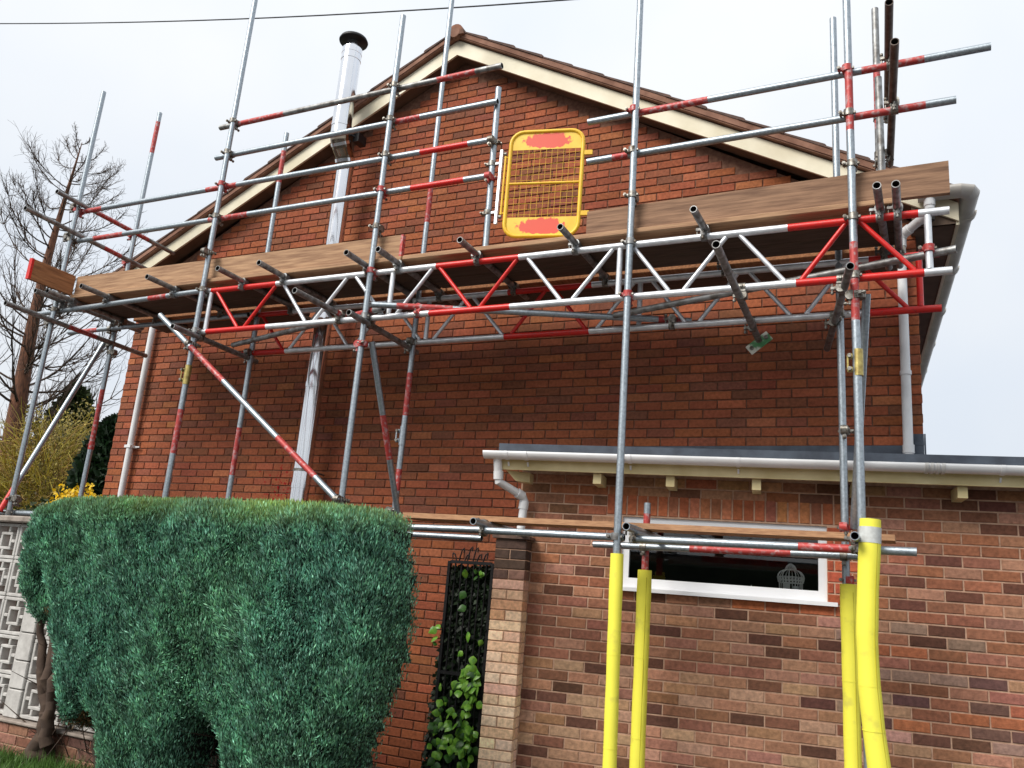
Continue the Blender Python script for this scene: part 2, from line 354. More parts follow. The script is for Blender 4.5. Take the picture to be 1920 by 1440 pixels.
for k in range(24):
    z = 4.44 - k * .075
    for i in range(33):
        y_ = .10 + (i + (.5 if k % 2 else 0)) * .225 + .11
        its.append((0, (XR + SK * y_ + .012, y_, z), math.pi / 2 - math.atan(SK), .215, .065, .03, main_col(0, z)))
lay(sw, its, 0, 'side')
g = MB(); g.prism([(XL + .25, .262, 0), (XL + .25, 7.6, 0), (XL, 7.6, 0), (XL, .262, 0)][::-1], (0, 0, 4.6), MORT); obj('side_wall', g, house)
g = MB(); g.prism([(XL, 7.61, 0), (XR + SK * 7.6, 7.61, 0), (XR + SK * 7.6, 7.61, 4.5), (APX, 7.61, APZ - .1), (XL, 7.61, 4.6)], (0, .2, 0), MORT); obj('rear_wall', g, house)
# right hand return of bricks at the visible corners
for sx, xx in (('l', XL), ('r', XR)): pass
# roof slabs
g = MB()
YB, YF = 7.9, -.17
EL, ER = -8.46, .31
def slab(xa, za, xb, zb, m):
    f = [(xa, YF, za), (xb, YF, zb), (xb, YF, zb + .035), (xa, YF, za + .035)]; k = lambda x: x + (SK * YB if x > -1 else 0); bk = [(k(x), YB, z) for x, y, z in f]
    v = [Vector(p) for p in f + bk]; g.add(v, [(0, 1, 2, 3), (7, 6, 5, 4)] + [(i, i + 4, (i + 1) % 4 + 4, (i + 1) % 4) for i in range(4)], m)
slab(APX, APZ + .02, ER, rz(ER) + .02, TILE); slab(EL, rz(EL) + .02, APX, APZ + .02, TILE)
roof = obj('roof', g, house)
# verge: undercloak strip, stepped tile ends, ridge tile
def verge(xe, s, n):
    L = math.hypot(xe - APX, rz(xe) - APZ); ux = Vector((xe - APX, 0, rz(xe) - APZ)) / L; un = Vector((-ux.z, 0, ux.x)) * (1 if ux.x > 0 else -1)
    base = Vector((APX, 0, APZ + .012))
    def q(t, h, y): return base + ux * t + un * h + Vector((0, y, 0))
    u = MB(); u.prism([q(0, 0, -.215), q(L, 0, -.215), q(L, .010, -.215), q(0, .010, -.215)], (0, .2, 0), TILEB); obj('undercloak', u, roof)
    u = MB(); u.prism([q(0, .0105, -.224), q(L, .0105, -.224), q(L, .058, -.224), q(0, .058, -.224)], (0, .2, 0), TILEB); obj('verge_mortar', u, roof)
    gauge = L / n
    for i in range(n):
        t0, t1 = i * gauge - .03, (i + 1) * gauge + .02
        if i == 0: t0 = .02
        h0, h1 = .059, .059 + .020 + random.uniform(-.003, .003)
        dy = random.uniform(-.012, .008)
        m_ = MB()
        a = [q(t0, h0, -.232 + dy * .4), q(t1, h0, -.232 + dy * .4), q(t1, h1, -.232 + dy * .4), q(t1 - .02, h1 + .006, -.232 + dy * .4), q(t0, h0 + .010, -.232 + dy * .4)]
        m_.prism(a, (0, .38, 0), TILED); obj('roof_tile', m_, roof)
verge(ER, 1, 14); verge(EL, -1, 14)
g = MB(); n = 10; prof = [(APX + .10 * math.cos(math.pi * k / n), APZ + .005 + .125 * math.sin(math.pi * k / n)) for k in range(n + 1)]
g.prism([(x, -.26, z) for x, z in prof], (0, 8.1, 0), TILE); obj('ridge_tile', g, roof)
g = MB(); g.tube([(APX, -.262, APZ + .035), (APX, -.2, APZ + .035)], .055, TILEB, hollow=False); obj('ridge_mortar', g, roof)
# barge boards, soffit
for nm, xe in (('barge_board', ER), ('barge_board', EL)):
    g = MB(); h = .165
    pts = [(APX, APZ), (xe, rz(xe)), (xe, rz(xe) - h * .86), (APX, APZ - h)]
    P = [(x, -.172, z) for x, z in pts]
    if xe < APX: P = P[::-1]
    g.prism(P, (0, .022, 0), CREAM); obj(nm, g, house)
    g = MB(); P = [(APX, -.149, APZ - h + .012), (xe, -.149, rz(xe) - h * .86 + .012), (xe, -.149, rz(xe) - h * .86 + .022), (APX, -.149, APZ - h + .022)]
    if xe < APX: P = P[::-1]
    g.prism(P, (0, .149, 0), SOFF); obj('soffit', g, house)
# right eaves: box end, soffit, fascia, gutter, downpipe
def sk(x, y): return x + SK * max(0, y)
g = MB(); g.prism([(XR - .02, -.147, 4.47), (ER + .004, -.147, 4.47), (ER + .004, -.147, rz(ER)), (XR - .02, -.147, rz(XR) - .03)], (0, .022, 0), SOFF); obj('eaves_box_end', g, house)
g = MB(); g.prism([(XR - .02, -.15, 4.47), (ER - .02, -.15, 4.47), (sk(ER - .02, 7.7), 7.7, 4.47), (sk(XR - .02, 7.7), 7.7, 4.47)], (0, 0, .015), SOFF); obj('soffit', g, house)
g = MB(); g.prism([(ER - .018, -.15, 4.46), (ER + .004, -.15, 4.46), (sk(ER + .004, 7.7), 7.7, 4.46), (sk(ER - .018, 7.7), 7.7, 4.46)], (0, 0, .17), CREAM); obj('fascia', g, house)
g = MB(); n = 9; gx, gz, r0 = .372, 4.665, .06
def gut(m, path, r0, mat_, lip=.004):
    """half round gutter swept along a level path; each point (x, y, z, dirx, diry)"""
    n = 10; rows = []
    for (x, y, z, dx, dy) in path:
        nx, ny = -dy, dx
        o = [(x + nx * r0 * math.cos(math.pi + math.pi * k / n), y + ny * r0 * math.cos(math.pi + math.pi * k / n), z + r0 * math.sin(math.pi + math.pi * k / n)) for k in range(n + 1)]
        i = [(x + nx * (r0 - lip) * math.cos(math.pi + math.pi * k / n), y + ny * (r0 - lip) * math.cos(math.pi + math.pi * k / n), z + (r0 - lip) * math.sin(math.pi + math.pi * k / n)) for k in range(n, -1, -1)]
        rows.append(o + i)
    q = len(rows[0])
    for a, b in zip(rows, rows[1:]):
        m.add([Vector(p) for p in a + b], [(k, (k + 1) % q, q + (k + 1) % q, q + k) for k in range(q)], mat_, True)
    for e in (rows[0], rows[-1]): m.add([Vector(p) for p in e[:n + 1]], [tuple(range(n + 1))], mat_)
l = math.hypot(SK, 1); gd = (SK / l, 1 / l)
gut(g, [(.05, -.245, 4.70, 1, 0), (.33, -.245, 4.70, 1, 0), (.366, -.222, 4.70, .7, .7), (.384, -.17, 4.70, *gd), (sk(.384, 7.8), 7.8, 4.67, *gd)], .072, GUTM)
gutter = obj('gutter', g, house)
for k in range(7):
    yy = .15 + k * 1.1; g = MB(); gut(g, [(sk(.384, yy), yy, 4.70, *gd), (sk(.384, yy + .05), yy + .05, 4.70, *gd)], .078, GUTM); obj('gutter_clip', g, gutter)
g = MB(); g.tube([(.125, -.245, 4.64), (.125, -.245, 4.565), (.112, -.235, 4.53), (-.045, -.09, 4.465), (-.075, -.07, 4.42), (-.073, -.07, 2.78)], .034, PVC, hollow=True); dp = obj('downpipe', g, house)
for a, b in (((.125, -.245, 4.64), (.125, -.245, 4.585)), ((.10, -.224, 4.525), (.06, -.187, 4.508)), ((-.01, -.122, 4.48), (-.045, -.09, 4.466)), ((-.075, -.07, 4.42), (-.075, -.07, 4.36)), ((-.073, -.07, 3.4), (-.073, -.07, 3.37)), ((-.072, -.07, 2.86), (-.072, -.07, 2.80))):
    g = MB(); g.tube([a, b], .039, PVC, hollow=False); obj('pipe_socket', g, dp)
# left downpipe
g = MB(); g.tube([(-7.815, -.06, 4.6), (-7.815, -.06, .05)], .034, PVC); dp = obj('downpipe', g, house)
g = MB(); g.box((-7.86, -.10, 2.86), (-7.77, -.0, 2.89), PVC); g.box((-7.78, -.04, 2.868), (-7.70, -.025, 2.882), PVC); obj('pipe_clip', g, dp)
# lead flashing above the side roof
g = MB(); g.box((-2.92, -.014, 2.70), (.027, -.003, 2.868), FELT); g.box((.03, -.016, 2.70), (.04, .35, 2.95), FELT); g.box((-.04, -.0145, 2.87), (.028, -.004, 2.95), FELT); obj('flashing', g, house)

# ------------------------------------------------------------------ side extension
EY, ES = -.0713, .1553                       # front face: y = EY + ES x
EA = math.atan(ES); ct, st = math.cos(EA), math.sin(EA)
def E(x, z, off=0): return Vector((x, EY + ES * x, z)) + Vector((st, -ct, 0)) * off     # off: metres in front of the wall
extn = thing('side_extension', 'low flat roofed brick extension with a wide narrow window', 'extension', (.4, 1.5, 0))
EX0, EX1 = -2.84, 3.6
WX0, WX1, WZ0, WZ1 = -2.035, -.611, 1.735, 2.262
def epanel(mb, x0, x1, z0, z1, f, b, m):
    P = [E(x0, z0, f), E(x1, z0, f), E(x1, z1, f), E(x0, z1, f)]; mb.prism(P, Vector((-st, ct, 0)) * (f - b), m)
g = MB()
for a in ((EX0, WX0, 0, 2.62), (WX1, EX1, 0, 2.62), (WX0, WX1, 0, WZ0), (WX0, WX1, WZ1, 2.62)): epanel(g, *a, -.006, -.2, MORTX)
ewall = obj('brick_wall', g, extn)
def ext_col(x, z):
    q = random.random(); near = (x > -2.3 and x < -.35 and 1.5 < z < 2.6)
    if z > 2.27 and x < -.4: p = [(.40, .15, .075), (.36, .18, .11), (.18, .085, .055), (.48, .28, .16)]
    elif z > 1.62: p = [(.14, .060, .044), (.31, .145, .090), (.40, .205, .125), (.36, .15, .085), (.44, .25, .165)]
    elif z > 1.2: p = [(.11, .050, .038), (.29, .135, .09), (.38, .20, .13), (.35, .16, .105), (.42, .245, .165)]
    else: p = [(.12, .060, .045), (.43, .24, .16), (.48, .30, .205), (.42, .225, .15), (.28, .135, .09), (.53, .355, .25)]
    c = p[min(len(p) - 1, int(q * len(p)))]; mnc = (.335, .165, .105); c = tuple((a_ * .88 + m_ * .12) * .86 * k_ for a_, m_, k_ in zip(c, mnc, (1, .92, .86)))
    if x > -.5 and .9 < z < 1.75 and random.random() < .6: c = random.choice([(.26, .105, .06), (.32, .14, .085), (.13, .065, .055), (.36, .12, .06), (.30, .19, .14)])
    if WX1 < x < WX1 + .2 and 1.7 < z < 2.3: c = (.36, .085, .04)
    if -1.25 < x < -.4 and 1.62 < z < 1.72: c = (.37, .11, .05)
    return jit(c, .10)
items = []; CZ, CL = .0763, .2269
for k in range(-20, 20):
    z = 1.229 - k * CZ
    if z < .05 or z > 2.53: continue
    sold = 2.27 < z < 2.42
    off = -2.606 + (.5 * CL if k % 2 else 0)
    for i in range(-3, 30):
        a, b = off + i * CL + .0055, off + (i + 1) * CL - .0055
        segs = [(max(a, EX0), min(b, EX1))]
        if WZ0 - .03 < z < 2.272: segs = [(max(a, EX0), min(b, WX0 - .004)), (max(a, WX1 + .004), min(b, EX1))]
        if sold: segs = [(max(a, EX0), min(b, -2.16)), (max(a, -.488), min(b, EX1))]
        for a2, b2 in segs:
            if b2 - a2 < .03: continue
            x = (a2 + b2) / 2; c = E(x, z, random.uniform(-.001, .002)); d = (c - CAMP).length
            hid = x > 1.0
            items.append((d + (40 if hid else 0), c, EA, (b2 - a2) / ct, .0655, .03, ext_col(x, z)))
ns = 22; w_ = (2.16 - .488) / ns
for i in range(ns):
    x = -2.16 + (i + .5) * w_
    items.append((0, E(x, 2.349, random.uniform(-.001, .002)), EA, (w_ - .011) / ct, .148, .03, jit(random.choice([(.38, .115, .05), (.34, .10, .045), (.30, .11, .06), (.44, .165, .075)]), .08)))
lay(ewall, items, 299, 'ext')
g = MB()   # rear and inside shell, so the room behind the glass is closed
g.prism([E(EX0, 0, -.21), E(EX0, 0, -.75), Vector((EX0, -.02, 0))], (0, 0, 2.6), MORTX) if False else None
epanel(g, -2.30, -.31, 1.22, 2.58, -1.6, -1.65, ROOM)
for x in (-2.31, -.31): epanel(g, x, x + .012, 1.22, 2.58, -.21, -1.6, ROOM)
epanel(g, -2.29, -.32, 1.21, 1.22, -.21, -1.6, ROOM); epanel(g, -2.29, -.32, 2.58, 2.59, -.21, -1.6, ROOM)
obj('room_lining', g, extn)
g = MB(); P = [E(EX0, 0, -.2), E(EX1, 0, -.2), Vector((EX1, 4, 0)), Vector((XR + .4, 4, 0)), Vector((XR + .1, .02, 0)), Vector((EX0, -.02, 0))]
# roof deck
g = MB(); P = [E(-2.95, 2.69, .27), E(EX1, 2.69, .27), Vector((EX1, 5, 2.69)), Vector((XR + .06, 5, 2.69)), Vector((XR + .045, -.017, 2.69)), Vector((-2.95, -.017, 2.69))]
g.prism(P[::-1], (0, 0, .02), FELT); eroof = obj('flat_roof', g, extn)
g = MB(); epanel(g, -2.95, EX1, 2.655, 2.738, .30, .262, FELT); obj('felt_edge', g, eroof)
g = MB(); epanel(g, -2.93, EX1, 2.545, 2.65, .262, .238, YCREAM); obj('fascia', g, extn)
for x in (-2.202, -1.672, -1.079, -.43, .21, .85, 1.5):
    g = MB(); epanel(g, x - .03, x + .03, 2.468, 2.545, .22, -.0, YCREAM); obj('rafter_tail', g, extn)
g = MB(); g.prism([E(-2.90, 2.545, .235), E(-2.83, 2.47, .20), E(-2.74, 2.47, .12), E(-2.74, 2.545, .12)], Vector((-st, ct, 0)) * .1, YCREAM); obj('rafter_tail', g, extn)
# gutter
g = MB(); pa = [E(-3.05, 2.667, .325), E(EX1, 2.667, .325)]
gut(g, [(*p, ct, st) for p in pa], .056, PVC); eg = obj('gutter', g, extn)
for x in (-2.87, -2.72, -1.95, -1.2, .42, 1.2):
    g = MB(); p = E(x - .012, 2.667, .325); q = E(x + .012, 2.667, .325); gut(g, [(*p, ct, st), (*q, ct, st)], .0605, PVC); g.prism([E(x - .006, 2.60, .29), E(x + .006, 2.60, .29), E(x + .006, 2.57, .272), E(x - .006, 2.57, .272)], (0, .006, 0), PVC); obj('gutter_bracket', g, eg)
for x in (-.02, .012, .045, .078):
    g = MB(); p = E(x - .010, 2.667, .325); q = E(x + .010, 2.667, .325); gut(g, [(*p, ct, st), (*q, ct, st)], .064, PVCG); obj('gutter_joint', g, eg)
g = MB(); g.tube([E(-2.955, 2.63, .30), E(-2.95, 2.50, .26), E(-2.945, 2.45, .25), E(-2.80, 2.37, .09), E(-2.785, 2.33, .07), E(-2.805, 1.95, .07)], .033, PVC); edp = obj('downpipe', g, extn)
for a, b in ((E(-2.95, 2.53, .265), E(-2.948, 2.47, .255)), (E(-2.83, 2.386, .125), E(-2.795, 2.365, .085)), (E(-2.786, 2.33, .07), E(-2.79, 2.27, .07))):
    g = MB(); g.tube([a, b], .038, PVC, hollow=False); obj('pipe_socket', g, edp)
# window
fr = MB(); f0, b0 = -.025, -.085; t = .055
for a in ((WX0, WX1, WZ1 - t, WZ1), (WX0, WX1, WZ0 + .01, WZ0 + .01 + t + .015), (WX0, WX0 + t, WZ0 + .01 + t + .015, WZ1 - t), (WX1 - t, WX1, WZ0 + .01 + t + .015, WZ1 - t)): epanel(fr, *a, f0, b0, UPVC)
win = obj('window', fr, extn)
g = MB(); epanel(g, WX0 + t, WX1 - t, WZ1 - .165, WZ1 - .135, f0 - .012, b0 + .01, mat('window_bar', (.035, .035, .04), .4)); obj('glazing_bar', g, win)
g = MB(); P = [E(WX0 + t, WZ0 + .05, -.055), E(WX1 - t, WZ0 + .05, -.055), E(WX1 - t, WZ1 - t, -.055), E(WX0 + t, WZ1 - t, -.055)]; g.add(P, [(0, 1, 2, 3)], GLASS); obj('pane', g, win)
g = MB(); epanel(g, -2.10, -.548, 1.717, 1.744, .045, -.08, UPVC); obj('sill', g, win)
g = MB(); epanel(g, WX0 + .02, WX1 - .02, 1.755, 1.775, -.0851, -.32, mat('inner_sill', (.55, .54, .5), .5)); obj('inner_sill', g, win)

# birdcage, candles and ornament on the inner sill
bc = E(-.845, 1.775, -.165); cage = thing('birdcage', 'white wire birdcage ornament with domed top behind the window', 'birdcage', bc)
g = MB(); prof = []
for k in range(12):
    a = 2 * math.pi * k / 12; d = Vector((math.cos(a), math.sin(a), 0))
    g.tube([bc + d * q_ + Vector((0, 0, z_)) for q_, z_ in ((.078, .008), (.080, .085), (.090, .105), (.093, .125), (.088, .145), (.074, .163), (.052, .175), (.038, .178), (.037, .188), (.028, .205), (.012, .218), (.004, .222))], .0036, WHITE, n=5, hollow=False, caps=False)
obj('wires', g, cage)
g = MB()
for rr, zz in ((.079, .012), (.081, .088), (.091, .108), (.093, .128), (.038, .180)):
    g.tube([bc + Vector((rr * math.cos(2 * math.pi * k / 20), rr * math.sin(2 * math.pi * k / 20), zz)) for k in range(21)], .003, WHITE, n=5, hollow=False, caps=False)
for k in range(24):
    a = 2 * math.pi * k / 24; p = bc + Vector((.087 * math.cos(a), .087 * math.sin(a), .108))
    g.tube([p + Vector((0, 0, -.018)), p + Vector((.006 * math.sin(a), -.006 * math.cos(a), 0)), p + Vector((0, 0, .018))], .003, WHITE, n=5, hollow=False, caps=False)
obj('rings', g, cage)
g = MB(); g.lathe([(0, .0), (.076, .0), (.076, .01), (0, .01)], WHITE, loc=bc); obj('base', g, cage)
for i, (dx, h, lb) in enumerate(((-.03, .075, 'taller white pillar candle inside the birdcage'), (.032, .055, 'shorter white pillar candle inside the birdcage'))):
    g = MB(); c = bc + Vector((dx * ct, dx * st, .011)); g.lathe([(0, 0), (.024, 0), (.025, h), (.02, h + .002), (.006, h - .004), (0, h - .004)], WHITE, n=16, loc=c); g.tube([c + Vector((0, 0, h - .004)), c + Vector((0, 0, h + .01))], .001, BLACK, n=5, hollow=False)
    tag(obj('candle', g), lb, 'candle', 'candles in the birdcage')
c = E(-1.115, 1.776, -.17); g = MB(); g.lathe([(0, 0), (.02, 0), (.022, .012), (.012, .024), (.004, .034), (.003, .052), (0, .054)], WHITE, n=14, loc=c); tag(obj('ornament', g), 'small white pointed ornament on the window ledge left of the birdcage', 'ornament')

# ------------------------------------------------------------------ brick pillar
pil = thing('brick_pillar', 'pale brick pillar with dark top courses at the corner of the extension', 'pillar', E(-2.84, 0, .08))
PX0, PX1, PO = -2.965, -2.715, .15
g = MB(); epanel(g, PX0 + .008, PX1 - .008, 0, 2.03, PO - .008, .0, MORTX); core = obj('core', g, pil)
g = MB(); P = [E(PX0 - .02, 2.035, PO + .02), E(PX1 + .02, 2.035, PO + .02), E(PX1 + .02, 2.035, -.004), E(PX0 - .02, 2.035, -.004)]; g.prism(P, (0, 0, .022), mat('cap_mortar', (.16, .10, .075), .95, 0, nscale=20, col2=(.08, .05, .04), bump=.6)); obj('cap', g, pil)
ch = .0745
for k in range(27):
    z = 2.03 - (k + .5) * ch
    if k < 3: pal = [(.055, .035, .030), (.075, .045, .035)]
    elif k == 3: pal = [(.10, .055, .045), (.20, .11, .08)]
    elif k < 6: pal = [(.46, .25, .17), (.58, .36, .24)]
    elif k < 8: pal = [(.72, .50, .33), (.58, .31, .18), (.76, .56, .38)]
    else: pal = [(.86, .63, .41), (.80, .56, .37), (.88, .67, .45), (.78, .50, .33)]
    def pb(x0, x1, f, b, col):
        L = (x1 - x0) / ct - .009; me = brick_variant(L, .066, .06); copy_mesh('brick', me, pil, E((x0 + x1) / 2, z, f), (0, 0, EA), jit(col, .06))
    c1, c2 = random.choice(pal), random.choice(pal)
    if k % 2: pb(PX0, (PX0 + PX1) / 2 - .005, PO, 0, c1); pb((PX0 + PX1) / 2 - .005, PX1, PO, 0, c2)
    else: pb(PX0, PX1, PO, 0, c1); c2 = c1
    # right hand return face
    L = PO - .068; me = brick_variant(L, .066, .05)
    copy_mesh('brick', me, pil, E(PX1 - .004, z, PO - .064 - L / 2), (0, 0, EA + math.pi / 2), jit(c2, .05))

# ------------------------------------------------------------------ scaffold
YS, YCH, YR = -1.408, -1.353, -.703          # standards, front chords and rails, rear standards
YRC = -.758                                   # rear chords
TR = .0242
scaf = thing('scaffold', 'independent tube scaffold with red and silver beams in front of the gable', 'scaffold', (-3.6, -1.05, 0))
def stick(name, a, b, m=GALV, bands=(), r=TR, label=None, parent=scaf):
    L = (Vector(b) - Vector(a)).length
    g = MB(); g.tube([a, b], r, m, bands=bands); return obj(name, g, parent, label=label)
def zb(z0, z1, lst): return [((z - z0) / (z1 - z0), (y - z0) / (z1 - z0), m) for z, y, m in lst]
def standard(x, y, z0, z1, lst=(), dx=0, m=GALV, label=None):
    return stick('standard', (x - dx, y, z0), (x + dx, y, z1), m, zb(z0, z1, lst), label=label)
standard(-7.605, YS, .1, 6.391, [], .018)
standard(-5.662, YS, .1, 7.6, [(2.55, 2.93, FADED)], .015)
standard(-3.875, YS, .1, 6.362)
standard(-1.738, YS, .1, 7.4, [(2.2, 2.5, GALV)], -.02)
standard(-.318, YS, .1, 6.9, [(4.61, 5.05, FADED), (3.35, 3.85, FADED)], -.025)
standard(-7.60, YR, .1, 6.563, [(2.78, 3.35, FADED), (6.06, 6.45, FADED)], .02)
standard(-5.66, YR, .1, 5.96, [(2.48, 2.92, FADED), (5.41, 5.76, FADED)])
standard(-3.865, YR, .1, 7.9, [(3.0, 3.37, FADED), (2.37, 2.55, FADED), (4.75, 5.08, FADED)])
standard(-.455, YR, .1, 5.981, [], -.02)
standard(-.186, YR, 4.14, 5.988, [(5.0, 5.5, FADED)], 0, GALVD)
standard(-1.754, YR, .1, 2.326, [(1.86, 2.25, FADED)])
stick('standard', (-2.918, -1.303, 4.14), (-2.934, -1.303, 5.529), label='short post that carries the yellow gate')
stick('standard', (-.165, -.80, 4.15), (-.175, -.80, 5.35), GALVD)
# guard rails
def rail(x0, z0, x1, z1, bands, m=GALV): return stick('guardrail', (x0, YCH, z0), (x1, YCH, z1), m, bands)
rail(-5.868, 5.684, -2.893, 5.690, [(.08, .26, FADED), (.8, .92, FADED)], GALVD)
rail(-5.852, 5.364, -2.904, 5.372, [(.66, .76, FADED)])
rail(-7.568, 5.046, -2.92, 5.038, [(0, .06, FADED), (.36, .44, FADED), (.86, .955, RED)])
rail(-7.551, 4.722, -2.927, 4.727, [(.05, .14, FADED), (.38, .48, FADED), (.85, .955, RED)])
rail(-2.125, 5.040, .474, 5.069, [(.14, .34, FADED), (.72, .86, FADED)])
rail(-2.111, 4.714, .273, 4.744, [(.08, .13, FADED), (.76, .93, FADED)])
stick('guardrail', (-7.528, -1.70, 5.095), (-7.60, -.15, 5.095), GALVD, [(.3, .75, FADED)])
stick('guardrail', (-7.486, -1.99, 4.775), (-7.60, -.45, 4.775), GALVD, [(.6, .75, FADED)])
stick('guardrail', (-.071, -1.90, 5.118), (-.127, -.62, 5.118), mat('dark_tube', (.16, .13, .11), .5, .6, nscale=20, col2=(.07, .05, .04)))
stick('guardrail', (-.048, -1.97, 4.80), (-.122, -.55, 4.80), bpy.data.materials['dark_tube'])
# ledgers at deck level left of the beams, lower lift ledgers
stick('ledger', (-7.96, YCH, 3.972), (-5.70, YCH, 4.030), GALV, [(.70, .80, FADED)])
stick('ledger', (-8.24, YRC, 3.99), (-5.72, YRC, 4.01), GALV, [(.08, .18, FADED)])
stick('ledger', (-8.9, YCH, 1.990), (-2.66, YCH, 2.034), GALV)
stick('ledger', (-2.66, YCH - .05, 2.026), (-1.70, YCH - .0, 2.024), GALV)
stick('ledger', (-1.66, YCH, 2.019), (-.035, YCH, 2.017), GALV, [(.62, .80, FADED)])
stick('ledger', (-8.9, YRC, 2.05), (-3.02, YRC, 2.020), GALV, [(.05, .12, RED)])
stick('ledger', (-2.12, YRC, 2.016), (-.30, YRC, 2.022), GALV, [(.38, .74, FADED)])
# ladder beams
def beam(yc, shift, topz, botz, redt, redb, redk, x0b, x1b, lab):
    g = MB()
    def seg(x0, x1, z, reds):
        L = x1 - x0; g.tube([(x0, yc, z), (x1, yc, z)], TR, ALU, bands=[((a - x0) / L, (b - x0) / L, RED) for a, b in reds])
    seg(x0b, x1b, topz, redt); seg(x0b, x1b, botz, redb)
    be = obj('ladder_beam', g, scaf, label=lab)
    posts = [-5.607, -3.696, -1.825, .089]
    D = [(-5.54, -5.24), (-4.88, -5.16), (-4.79, -4.51), (-4.14, -4.42), (-4.05, -3.75), (-3.34, -3.62), (-3.27, -2.97), (-2.62, -2.89), (-2.53, -2.25), (-1.88, -2.16),
         (-1.73, -1.47), (-1.10, -1.37), (-1.01, -.73), (-.37, -.63), (-.28, .01)]
    for i, x in enumerate(posts):
        g = MB(); g.tube([(x + shift, yc, topz - .02), (x + shift, yc, botz + .02)], .0205, RED if ('p', i) in redk else ALU, caps=False); obj('strut', g, be)
    for i, (xt, xb) in enumerate(D):
        g = MB(); g.tube([(xt + shift, yc, topz - .018), (xb + shift, yc, botz + .018)], .0155, RED if i in redk else ALU, n=10, caps=False); obj('strut', g, be)
beam(YCH, 0, 4.020, 3.639, [(-5.60, -4.87), (-3.30, -2.60), (-.71, .04)], [(-5.58, -4.91), (-3.32, -2.64), (-.66, .06)], {0, 1, 6, 7, 13, 14}, -5.66, .206, 'front red and silver ladder beam')
beam(YR, -.052, 4.020, 3.639, [(-5.70, -5.25), (-3.0, -2.27), (-.27, .16)], [(-5.77, -5.25), (-3.0, -2.27), (-.27, .16)], {0, 7, 8, 14, ('p', 3), ('p', 0)}, -5.77, .16, 'rear red and silver ladder beam')
# transoms under the deck
DT = 4.0715
TX = [(-6.93, -1.661, -.40), (-6.06, -1.681, -.40), (-5.245, -1.673, -.48), (-4.79, -1.683, -.42), (-3.931, -1.671, -.42), (-3.646, -1.659, -.40), (-2.945, -1.647, -.42), (-2.158, -1.658, -.40), (-1.241, -1.673, -.42), (-.172, -1.684, -.40), (-.072, -1.674, -.42), (-7.545, -1.678, -.42), (-7.42, -1.644, -.5)]
for x, y0, y1 in TX: stick('transom', (x, y0, DT), (x + random.uniform(-.02, .02), y1, DT), GALVD)
stick('transom', (-5.641, -1.676, 3.588), (-5.678, -.60, 3.588), GALVD)
stick('transom', (-3.853, -1.642, 3.588), (-3.891, -.594, 3.588), GALVD)
stick('transom', (-4.165, -1.915, 3.690), (-4.153, -1.30, 3.690), GALVD, [(.8, 1, FADED)])
stick('transom', (-.982, -2.170, 3.588), (-1.047, -.40, 3.588), GALVD)
stick('transom', (-.323, -1.683, 3.588), (-.600, -.10, 3.588), GALVD)
stick('transom', (-7.52, -1.945, 3.85), (-7.62, -.24, 3.85), GALVD, [(.4, .6, FADED)])
for x, y0 in ((-2.685, -1.546), (-1.612, -1.60), (-.335, -1.56)): stick('transom', (x, y0, 2.072), (x - .03, -.60, 2.072), GALV)
# braces
stick('brace', (-6.064, -1.462, 3.79), (-3.86, -1.462, 2.185), GALV, [(.20, .40, FADED), (.70, .89, FADED)])
stick('brace', (-3.815, -1.36, 3.44), (-3.80, -.755, 2.19), GALV, [(.42, .68, FADED)])
stick('brace', (-7.66, -.755, 3.84), (-7.67, -1.46, 2.0), GALV, [(.86, 1, RED)])
stick('brace', (-.256, -1.36, 3.53), (-.395, -.72, 2.2), GALV)
stick('brace', (-3.758, -1.491, 3.695), (-1.50, -.62, 3.695), GALV, [(.08, .26, FADED), (.9, .98, FADED)])
stick('brace', (-5.80, -.813, 3.695), (-3.72, -1.40, 3.695), GALVD, [(.85, .95, FADED)])
stick('brace', (-2.02, -.86, 3.695), (.235, -1.292, 3.795), GALVD)

# couplers: two bands at right angles, saddle, bolts
def coupler_mesh(mm, name):
    g = MB()
    g.tube([(0, 0, -.022), (0, 0, .022)], .031, mm, n=12, hollow=False)
    g.tube([(-.022, .0545, 0), (.022, .0545, 0)], .031, mm, n=12, hollow=False)
    g.cbox((-.026, .016, -.026), (.026, .036, .026), mm, .004)
    g.cbox((-.056, -.010, -.012), (-.026, .012, .012), mm, .003); g.tube([(-.048, -.034, 0), (-.048, .03, 0)], .0065, STEEL, n=7, hollow=False); g.tube([(-.048, -.030, 0), (-.048, -.018, 0)], .012, STEEL, n=6, hollow=False)
    g.cbox((-.012, .044, -.060), (.012, .066, -.028), mm, .003); g.tube([(0, .020, -.05), (0, .094, -.05)], .0065, STEEL, n=7, hollow=False); g.tube([(0, .078, -.05), (0, .09, -.05)], .012, STEEL, n=6, hollow=False)
    g.cbox((.026, -.009, -.008), (.043, .008, .008), STEEL, .002)
    return g.mesh(name)
CP = [coupler_mesh(STEEL, 'coupler'), coupler_mesh(FADED, 'coupler'), coupler_mesh(GALVD, 'coupler')]
CYC = Matrix(((0, 0, 1), (1, 0, 0), (0, 1, 0)))    # x->y, y->z, z->x : chord below, transom on top
def coup(p, rot=None, k=None):
    k = k if k is not None else random.choice((0, 0, 2))
    e = rot.to_euler() if isinstance(rot, Matrix) else rot
    return copy_mesh('coupler', CP[k], scaf, p, e)
I3 = Matrix.Identity(3); RZ = lambda a: Matrix.Rotation(R(a), 3, 'Z')
